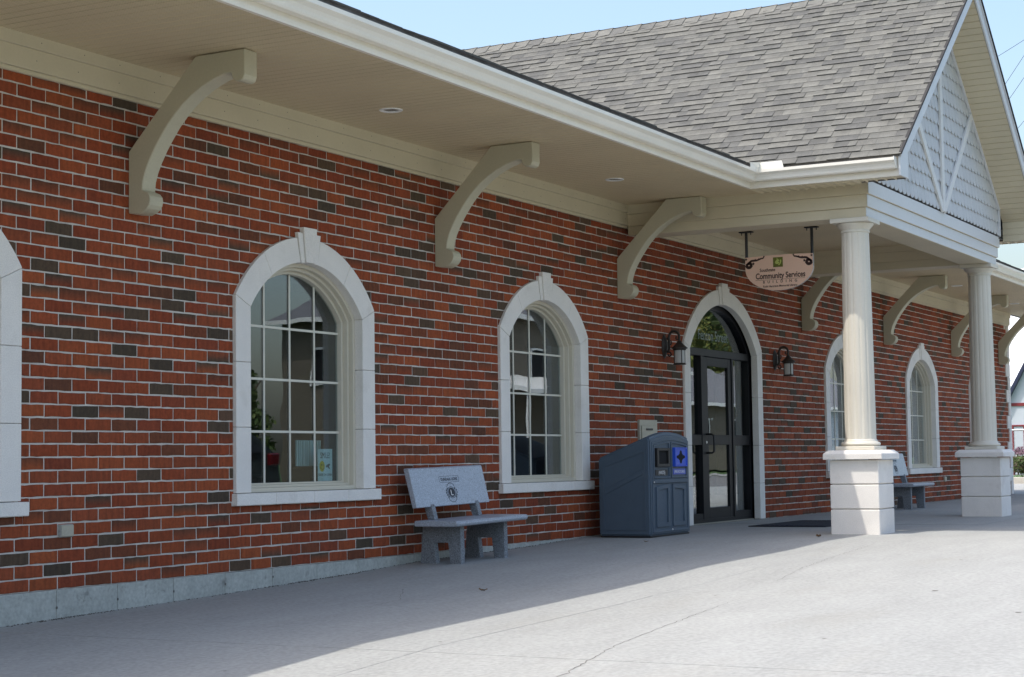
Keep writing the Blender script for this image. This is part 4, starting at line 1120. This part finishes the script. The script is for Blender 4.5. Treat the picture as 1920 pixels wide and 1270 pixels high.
# ---- behind the glass
t = thing('camera_notice', 'pale cyan SMILE notice with yellow smiley taped inside the first whole window', 'notice', (3.97, .22, .68))
px0, px1, pz0, pz1 = 3.87, 4.085, .672, .944; PY = .205
MB().box(px0, px1, PY, PY+.001, pz0, pz1).build('sheet', 'paper_cyan', t)
pcx = (px0+px1)/2
place_text('lettering', 'SMILE!', .072, 'sign_black', t, (pcx, PY-.001, .865), (1, 0, 0), (0, 0, 1), depth=.0003, sx=.72)
place_text('lettering', "YOU'RE ON CAMERA", .030, 'sign_black', t, (pcx, PY-.001, .715), (1, 0, 0), (0, 0, 1), depth=.0003, sx=.72)
sm = (pcx-.045, .797)
def disc(cx, cz, rx, rz, y, n=20): return [(cx+rx*math.cos(2*math.pi*k/n), cz+rz*math.sin(2*math.pi*k/n)) for k in range(n)]
MB().prism(disc(*sm, .040, .046, 0), 'y', PY-.0012, PY-.0004).build('smiley_face', 'paper_yellow', t)
m = MB(); m.prism(disc(sm[0]-.012, sm[1]+.012, .005, .008, 0, 10), 'y', PY-.002, PY-.0013); m.prism(disc(sm[0]+.012, sm[1]+.012, .005, .008, 0, 10), 'y', PY-.002, PY-.0013)
m.tube([(sm[0]+.024*math.cos(a), PY-.0016, sm[1]-.002+.026*math.sin(a)) for a in [math.pi+math.pi*k/8 for k in range(9)]], .0018, 5)
m.build('smiley_features', 'sign_black', t)
m = MB(); m.prism([(pcx+.010, .800), (pcx+.062, .822), (pcx+.070, .806), (pcx+.022, .784)], 'y', PY-.0015, PY-.0005); m.prism([(pcx+.035, .79), (pcx+.055, .80), (pcx+.070, .775), (pcx+.062, .772)], 'y', PY-.0014, PY-.0006)
m.build('camera_symbol', 'sign_black', t)
t = thing('striped_panel', 'white slatted panel standing inside the first whole window left of the notice', 'panel', (3.86, .33, .8))
MB().box(3.74, 4.16, .345, .350, .80, 1.02).build('backing', 'bin_black', t)
x = 3.74
for w in (.035, .022, .028, .020, .032, .022, .030, .10, .022, .018, .026):
    MB().box(x, x+w*.62, .330, .344, .80, 1.02).build('slat', 'paper_cyan', t); x += w*1.03
def curtain(x0, x1, y, lab):
    t = thing('curtain', lab, 'curtain', ((x0+x1)/2, y, .6))
    m = MB(); n = int((x1-x0)/.012); pts = [(x0+(x1-x0)*k/n, y+.022*math.sin(k*.9)+.012*math.sin(k*.37)) for k in range(n+1)]
    m.add([(a, b, .62) for a, b in pts]+[(a, b, 2.5) for a, b in pts], [[i, i+1, n+2+i, n+1+i] for i in range(n)]); m.build('drape', 'curtain', t, smooth=True)
    MB().tube([(x0-.1, y, 2.52), (x1+.1, y, 2.52)], .012, 8).build('rod', 'steel', t)
curtain(21.75, 22.55, .45, 'pale pleated curtain drawn inside the window beyond the far bench')
curtain(25.3, 26.7, .45, 'pale pleated curtain inside the farthest window, behind the far column')
t = thing('storage_bin', 'blue covered box on the sill inside the window behind the nearer column', 'box', (17.35, .4, .60))
MB().box(16.9, 17.75, .30, .62, .62, .82).build('tub', 'blue_cloth', t, bevel=.02, seg=2)
MB().box(16.88, 17.77, .28, .64, .82, .85).build('lid', 'white_plastic', t, bevel=.008)
for x, lab in ((3.43, 'dark reading table inside behind the first whole window'), (7.65, 'dark reading table inside behind the second whole window')):
    t = thing('reading_table', lab, 'table', (x, 1.5, 0))
    MB().box(x-.6, x+.9, 1.1, 1.9, .70, .735).build('tabletop', 'interior_floor', t, bevel=.004)
    for a in (-.55, .85):
        for b in (1.15, 1.85): MB().box(x+a-.025, x+a+.025, b-.025, b+.025, .012, .70).build('leg', 'bronze_aluminium', t)

# ---- dry leaves on the concrete
def leaf(x, y, s, lab):
    t = MB(); n = 7; vs = []
    for i in range(n):
        f = i/(n-1); w = .42*math.sin(math.pi*min(1, f*.93+.05))*(1.25 if i % 2 else .75)
        for q in (-1, 0, 1): vs.append(((f-.5)*s, q*w*s*.6, (.10*abs(q)+.14*(2*f-1)**2+(.06 if (i+q) % 2 else 0))*s))
    t.add(vs, [[i*3+k, i*3+k+1, i*3+k+4, i*3+k+3] for i in range(n-1) for k in range(2)])
    a = random.uniform(0, 6); t.v = [(x+p[0]*math.cos(a)-p[1]*math.sin(a), y+p[0]*math.sin(a)+p[1]*math.cos(a), gz(x)+p[2]+.003) for p in t.v]
    o = t.mesh('dry_leaf', 'leaf_dry', (x, y, gz(x))); o2 = link('dry_leaf', o); o2.location = (x, y, gz(x)); tag(o2, lab, 'leaf', 'dry leaves on the concrete')
leaf(2.98, -1.90, .075, 'small curled dry leaf on the shaded concrete in front of the near bench')
leaf(8.95, -2.46, .10, 'dry leaf on the concrete just left of the nearer pedestal')
leaf(7.9, -1.0, .05, 'tiny dry leaf on the concrete in front of the bin')

# ================================================================== beyond the corner
sheet('planting_bed', [41.28, 45.5], [0.0, 14.0], .10, 'soil')
t = thing('kerb', 'low pale kerb edging the planting bed beyond the building corner', 'kerb', (41.1, 3, 0))
for k in range(9): MB().box(41.0, 41.28, -1.0+k*1.7+.004, .7+k*1.7-.004, -.05, .17).build('kerb_stone', 'curb_concrete', t, bevel=.015)
def leaf_cloud(c, r, n, size, tones, rg, squash=1.0, clumps=14):
    vs, fs, tn = [], [], []
    cl = []
    for k in range(clumps):
        d = Vector((rg.gauss(0, 1), rg.gauss(0, 1), rg.gauss(0, 1))).normalized()*rg.uniform(.35, .85)
        cl.append((Vector((d.x*r[0], d.y*r[1], d.z*r[2])), rg.uniform(.28, .5), rg.uniform(.7, 1.25)))
    for i in range(n):
        cc, cr_, br = rg.choice(cl)
        d = Vector((rg.gauss(0, 1), rg.gauss(0, 1), rg.gauss(0, 1))).normalized()*rg.uniform(.55, 1.0)*cr_
        p = Vector(c)+cc+Vector((d.x*r[0], d.y*r[1], d.z*r[2]))
        a = Vector((rg.gauss(0, 1), rg.gauss(0, 1), rg.gauss(0, 1))).normalized(); b = a.orthogonal().normalized()
        s = size*rg.uniform(.6, 1.3); k = len(vs)
        vs += [p-a*s, p+b*s*.5, p+a*s, p-b*s*.5]; fs.append([k, k+1, k+2, k+3])
        t = rg.choice(tones); tn += [tuple(x*br for x in t)]*4
    return [tuple(v) for v in vs], fs, tn
def cloud_obj(name, parent, *a):
    v, f, tn = leaf_cloud(*a); me = bpy.data.meshes.new(name); me.from_pydata(v, [], f)
    at = me.color_attributes.new('tone', 'FLOAT_COLOR', 'POINT'); at.data.foreach_set('color', [c for t in tn for c in (*t, 1.0)])
    me.materials.append(MATS['leaf_green']); return link(name, me, parent)
GR = [(.05, .085, .02), (.07, .10, .025), (.04, .065, .018), (.09, .12, .03)]
GY_ = [(.13, .14, .025), (.10, .12, .02), (.16, .15, .03), (.07, .09, .02)]
rg = random.Random(9)
for x, y, h, lab in ((42.8, 2.95, .95, 'flowering shrub with pinkish heads beyond the far corner of the building'), (43.6, 4.3, .8, 'low shrub behind the flowering shrub beyond the corner')):
    t = thing('shrub', lab, 'shrub', (x, y, .1))
    cloud_obj('foliage', t, (x, y, .1+h*.42), (.75, .75, h*.42), 1500, .05, GR+[(.10, .08, .05)], rg)
    cloud_obj('flower_heads', t, (x, y, .1+h*.82), (.6, .6, h*.14), 500, .045, [(.20, .12, .16), (.14, .08, .10)], rg)
    t.children[0].location = t.children[1].location = (-x, -y, -.1)
    m = MB()
    for k in range(6): m.tube([(x, y, .05), (x+rg.uniform(-.4, .4), y+rg.uniform(-.4, .4), .1+h*.6)], .012, 5)
    m.build('stem', 'bark', t)
t = thing('chain_link_fence', 'chain-link fence with pale top rail beyond the building corner', 'fence', (45.2, 4, 0))
MB().tube([(45.2, -.5, 1.53), (45.2, 14, 1.53)], .028, 8).build('top_rail', 'fence_metal', t)
for k in range(6): MB().tube([(45.2, .6+k*2.6, 0), (45.2, .6+k*2.6, 1.58)], .03, 8).build('post', 'fence_metal', t)
m = MB()
for k in range(120):
    y = -.5+k*.12
    for s in (-1, 1):
        a, b = (y, .08), (y+s*1.45, 1.53)
        m.add([(45.2+.006*s, a[0], a[1]), (45.2+.006*s, a[0]+.006, a[1]), (45.2+.006*s, b[0]+.006, b[1]), (45.2+.006*s, b[0], b[1])], [[0, 1, 2, 3]])
m.build('mesh_wire', 'fence_metal', t, kind='stuff')
t = thing('storage_building', 'white gabled shed with dark roof edge and red trim beyond the corner', 'shed', (60, 6, 0))
gb = [(7.6, 0), (7.6, 2.25), (5.6, 5.9), (3.6, 2.25), (3.6, 0)]
MB().prism(gb, 'x', 60.0, 66.0).build('wall', 'white_siding', t)
for s in (-1, 1):
    ye = 5.6+s*2.25; MB().prism([(5.6, 5.9), (ye, 5.9-2.25*1.825), (ye, 6.14-2.25*1.825), (5.6, 6.14)], 'x', 59.75, 66.2).build('roof', 'navy_trim', t)
MB().box(59.96, 59.999, 3.65, 7.55, 2.64, 2.76).build('trim_band', 'red_trim', t)
for y in (7.14, 6.2, 5.1):
    f = MB().ring([(y-.45, 0.02), (y+.04, .02), (y+.04, 1.92), (y-.45, 1.92)], [(y-.39, .02), (y-.02, .02), (y-.02, 1.86), (y-.39, 1.86)], 'x', 59.93, 59.999).build('door', 'red_trim', t)
    MB().box(59.96, 59.998, y-.385, y-.025, .03, 1.855).build('door_panel', 'white_siding', f)
t = thing('metal_roof_hall', 'large hall with pale ribbed metal roof behind the shed', 'building', (78, 10, 0))
MB().box(78, 96, 2, 24, 0, 4.0).build('wall', 'white_siding', t)
r_ = MB().prism([(77.4, 3.9), (87, 10.5), (96.6, 3.9), (96.6, 4.1), (87, 10.7), (77.4, 4.1)], 'y', 1.4, 24.6).build('roof', 'metal_roof_white', t)
for k in range(38):
    y = 1.6+k*.6; m = MB(); m.add([(77.4, y, 4.11), (77.4, y+.06, 4.11), (77.4, y+.03, 4.16), (87, y, 10.71), (87, y+.06, 10.71), (87, y+.03, 10.76)], [[0, 2, 5, 3], [2, 1, 4, 5], [0, 1, 2]]); m.build('roof_rib', 'metal_roof_white', r_)
# wires crossing the sky on the right
for a, b, lab in (((60, 9.8, 15.1), (60, 4.0, 18.0), 'highest of the four thin wires crossing the sky right of the gable'), ((60, 9.4, 12.0), (60, 4.4, 18.8), 'second of the thin wires in the sky right of the gable'),
                  ((60, 9.0, 11.9), (60, 4.6, 17.6), 'third of the thin wires in the sky right of the gable'), ((60, 9.5, 10.4), (60, 4.0, 16.2), 'lowest of the thin wires in the sky right of the gable')):
    m = MB(); m.tube([Vector(a)+(Vector(b)-Vector(a))*f-Vector((0, 0, .12*math.sin(math.pi*f))) for f in [k/12 for k in range(13)]], .009, 5)
    o = m.build('utility_wire', 'wire_black'); tag(o, lab, 'wire', 'utility wires in the sky')

# ================================================================== across the street: what the windows mirror
def house(name, label, x0, x1, y1, y0, eave, ridge, wallm, wins, base=0.0, roofm='grey_roof', overhang=.5, hip=0):
    t = thing(name, label, 'house', ((x0+x1)/2, y1, base))
    MB().box(x0, x1, y0, y1, base-.3, eave).build('wall', wallm, t)
    ym = (y0+y1)/2; o = overhang; m = MB(); a = (x1-x0)*.5*hip
    m.add([(x0-o, y1+o, eave-.05), (x1+o, y1+o, eave-.05), (x1+o, y0-o, eave-.05), (x0-o, y0-o, eave-.05), (x0-o+a, ym, ridge), (x1+o-a, ym, ridge)],
          [[0, 1, 5, 4], [2, 3, 4, 5], [0, 4, 3], [1, 2, 5], [3, 2, 1, 0]]); m.build('roof', roofm, t)
    MB().box(x0-o, x1+o, y1+o, y1+o+.10, eave-.16, eave+.02).build('gutter', 'white_plastic', t)
    for wx0, wx1, wz0, wz1 in wins:
        f = MB().ring([(wx0, wz0), (wx1, wz0), (wx1, wz1), (wx0, wz1)], [(wx0+.08, wz0+.08), (wx1-.08, wz0+.08), (wx1-.08, wz1-.08), (wx0+.08, wz1-.08)], 'y', y1+.002, y1+.06).build('window', 'white_plastic', t)
        MB().box(wx0+.079, wx1-.079, y1+.001, y1+.02, wz0+.079, wz1-.079).build('pane', 'bin_void', f)
    return t
house('brick_house', 'tan two-storey house mirrored in the first whole window', 49.5, 61, -25, -33.5, 6.6, 9.8, 'tan_brick', [(51, 52.4, 3.9, 5.4), (55, 56.6, 3.9, 5.4), (50.8, 52.4, .8, 2.4), (56.4, 58.2, .8, 2.4)], hip=.75)
t = bpy.data.objects['brick_house']
for y0, y1, z0, z1 in ((-28.2, -27.0, 3.9, 5.4), (-32.0, -30.8, 3.9, 5.4), (-28.4, -27.0, .9, 2.5)):     # windows of the side that faces the camera's mirror image
    f = MB().ring([(y0, z0), (y1, z0), (y1, z1), (y0, z1)], [(y0+.1, z0+.1), (y1-.1, z0+.1), (y1-.1, z1-.1), (y0+.1, z1-.1)], 'x', 49.43, 49.498).build('window', 'white_plastic', t)
    MB().box(49.47, 49.499, y0+.099, y1-.099, z0+.099, z1-.099).build('pane', 'bin_void', f)
MB().box(48.9, 49.0, -34.0, -24.5, 6.44, 6.62).build('gutter', 'white_plastic', t)
MB().tube([(49.42, -25.2, 6.4), (49.42, -25.2, .1)], .06, 8).build('downpipe', 'white_plastic', t)
MB().prism([(-24.95, 4.0), (-22.6, 3.35), (-22.6, 3.52), (-24.95, 4.22)], 'x', 50.2, 60.0).build('porch_roof', 'white_plastic', t)
for x in (50.4, 53.5, 56.6, 59.8): MB().box(x-.09, x+.09, -22.8, -22.62, -.05, 3.38).build('porch_post', 'white_plastic', t)
house('gabled_house', 'brown sided house mirrored between the second whole window and the entrance', 66.0, 75.5, -27, -36, 5.2, 8.4, 'brown_siding', [(67, 68.4, 3.2, 4.5), (71, 72.4, 3.2, 4.5), (67.4, 69, .8, 2.3)])
house('brick_bungalow', 'tan brick bungalow with grey roof mirrored in the entrance door', 79, 100, -30, -40, 3.95, 6.6, 'tan_brick', [(84.5, 86, 1.7, 3.1), (88.5, 90.5, 1.7, 3.1), (81, 82.6, 1.7, 3.1)], base=.4, hip=.25)
house('far_bungalow', 'low pale house mirrored in the windows beyond the entrance', 104, 126, -31, -41, 4.2, 7.2, 'white_siding', [(108, 110, 1.6, 3.2), (114, 116, 1.6, 3.2), (120, 122, 1.6, 3.2)], base=.4, hip=.2)
sheet('lawn', [26, 70, 130], [-60, -27.0], -.02, 'grass')
sheet('verge_pavement', [20, 70, 130], [-26.9, -23.1], -.035, 'concrete')
def tree(x, y, h, r, tones, lab, n=2600, conical=False, ls=.2):
    t = thing('tree', lab, 'tree', (x, y, gz(x)), 'trees across the street')
    m = MB(); m.tube([(x, y, -.2), (x+.1, y, h*.3), (x-.1, y+.1, h*.55), (x, y, h*.85)], [r*.10, r*.08, r*.05, r*.015], 8)
    for k in range(6):
        a = k*1.1; m.tube([(x, y, h*(.35+.06*k)), (x+math.cos(a)*r*.6, y+math.sin(a)*r*.6, h*(.55+.06*k))], [r*.035, r*.01], 5)
    m.build('trunk', 'bark', t)
    if conical:
        for k in range(5):
            f = k/5; c = cloud_obj('crown', t, (x, y, h*(.2+.7*f)), (r*(1-f)*.9, r*(1-f)*.9, h*.14), n//5, ls, tones, rg, 1, 16); c.location = (-x, -y, -gz(x))
    else:
        c = cloud_obj('crown', t, (x, y, h*.64), (r, r, h*.36), n, ls, tones, rg, 1, 30); c.location = (-x, -y, -gz(x))
tree(41.2, -29.5, 6.6, 1.9, GR, 'conical evergreen mirrored left of the house in the first whole window', 4200, True, .13)
tree(43.2, -32.5, 10.5, 2.7, [(.035, .06, .022), (.028, .05, .018), (.045, .07, .025)], 'tall dark evergreen mirrored behind the smaller one in the first whole window', 7000, True, .16)
tree(44.5, -25.6, 2.6, 1.5, GR, 'round bush mirrored low in the first whole window', 3600, False, .11)
tree(77.0, -31, 10, 2.4, GY_, 'yellow-green maple mirrored at the left of the entrance door', 6500, False, .15)
tree(104, -43, 15, 5.5, GY_, 'broad yellow-green tree behind the bungalow, mirrored in the door', 9000, False, .20)
tree(114, -46, 17, 6.5, GR, 'broad dark green tree behind the bungalow, mirrored in the door', 11000, False, .20)
tree(124, -45, 17, 6, GY_, 'tall yellow-green tree mirrored in the arched light over the door', 10000, False, .20)
tree(135, -48, 17, 6.5, GR, 'tall green tree mirrored at the right of the arched light', 9000, False, .20)
# parked car, seen only in the glass
t = thing('parked_car', 'dark hatchback parked on the forecourt, mirrored in the first whole window', 'car', (10.6, -7.2, 0))
cx0, cz0 = 8.2, 0
side_ = [(0, .35), (.02, .62), (.25, .78), (.95, .88), (1.55, 1.28), (1.9, 1.38), (3.1, 1.40), (3.75, 1.20), (4.05, .98), (4.15, .80), (4.18, .42), (4.05, .26), (3.75, .24), (3.55, .24), (.95, .24), (.15, .26)]
m = MB(); n = len(side_)
ys = [(-8.05, .0), (-8.0, .03), (-6.45, .03), (-6.40, .0)]
rows = []
for y, ins in ((-8.06, 0), (-6.40, 0)):
    rows.append([(cx0+a, y+(0.0 if b < .9 else (.16 if y < -7 else -.16)*(b-.9)/.5), b) for a, b in side_])
m.add(rows[0]+rows[1], [list(range(n))[::-1], list(range(n, 2*n))]+[[i, (i+1) % n, n+(i+1) % n, n+i] for i in range(n)])
m.build('body', 'car_paint', t, bevel=.04, seg=2, smooth=True)
def carwin(pts, name):
    m = MB(); vs = [(cx0+a, -6.392-.16*(b-.9)/.5+.002, b) for a, b in pts]; vb = [(p[0], p[1]-.02, p[2]) for p in vs]; k = len(vs)
    m.add(vs+vb, [list(range(k)), list(range(k, 2*k))[::-1]]+[[i, k+i, k+(i+1) % k, (i+1) % k] for i in range(k)]); m.build(name, 'bin_black', t)
carwin([(1.10, .93), (1.60, 1.25), (1.92, 1.32), (2.25, 1.33), (2.25, .93)], 'side_window'); carwin([(2.31, .93), (2.31, 1.33), (3.0, 1.32), (3.2, 1.27), (3.25, .95)], 'side_window'); carwin([(3.31, .97), (3.28, 1.25), (3.60, 1.12), (3.72, 1.0)], 'side_window')
MB().box(cx0+3.86, cx0+4.10, -6.56, -6.394, .80, .98).build('tail_light', 'car_red', t, bevel=.02)
MB().box(cx0+.05, cx0+.32, -6.56, -6.394, .60, .72).build('headlight', 'white_plastic', t, bevel=.02)
for wx in (.78, 3.35):
    for wy in (-8.02, -6.58):
        w = MB(); w.lathe([(.20, -.10), (.29, -.10), (.315, -.07), (.315, .07), (.29, .10), (.20, .10)], (0, 0, 0), 24)
        w.v = [(cx0+wx+p[0], wy+p[2], .315+p[1]) for p in w.v]; w_ = w.build('wheel', 'tyre', t, smooth=True)
        q = MB(); q.lathe([(0, -.102), (.205, -.102), (.205, .102), (0, .102)], (0, 0, 0), 16); q.v = [(cx0+wx+p[0], wy+p[2], .315+p[1]) for p in q.v]; q.build('rim', 'rim_alloy', w_)
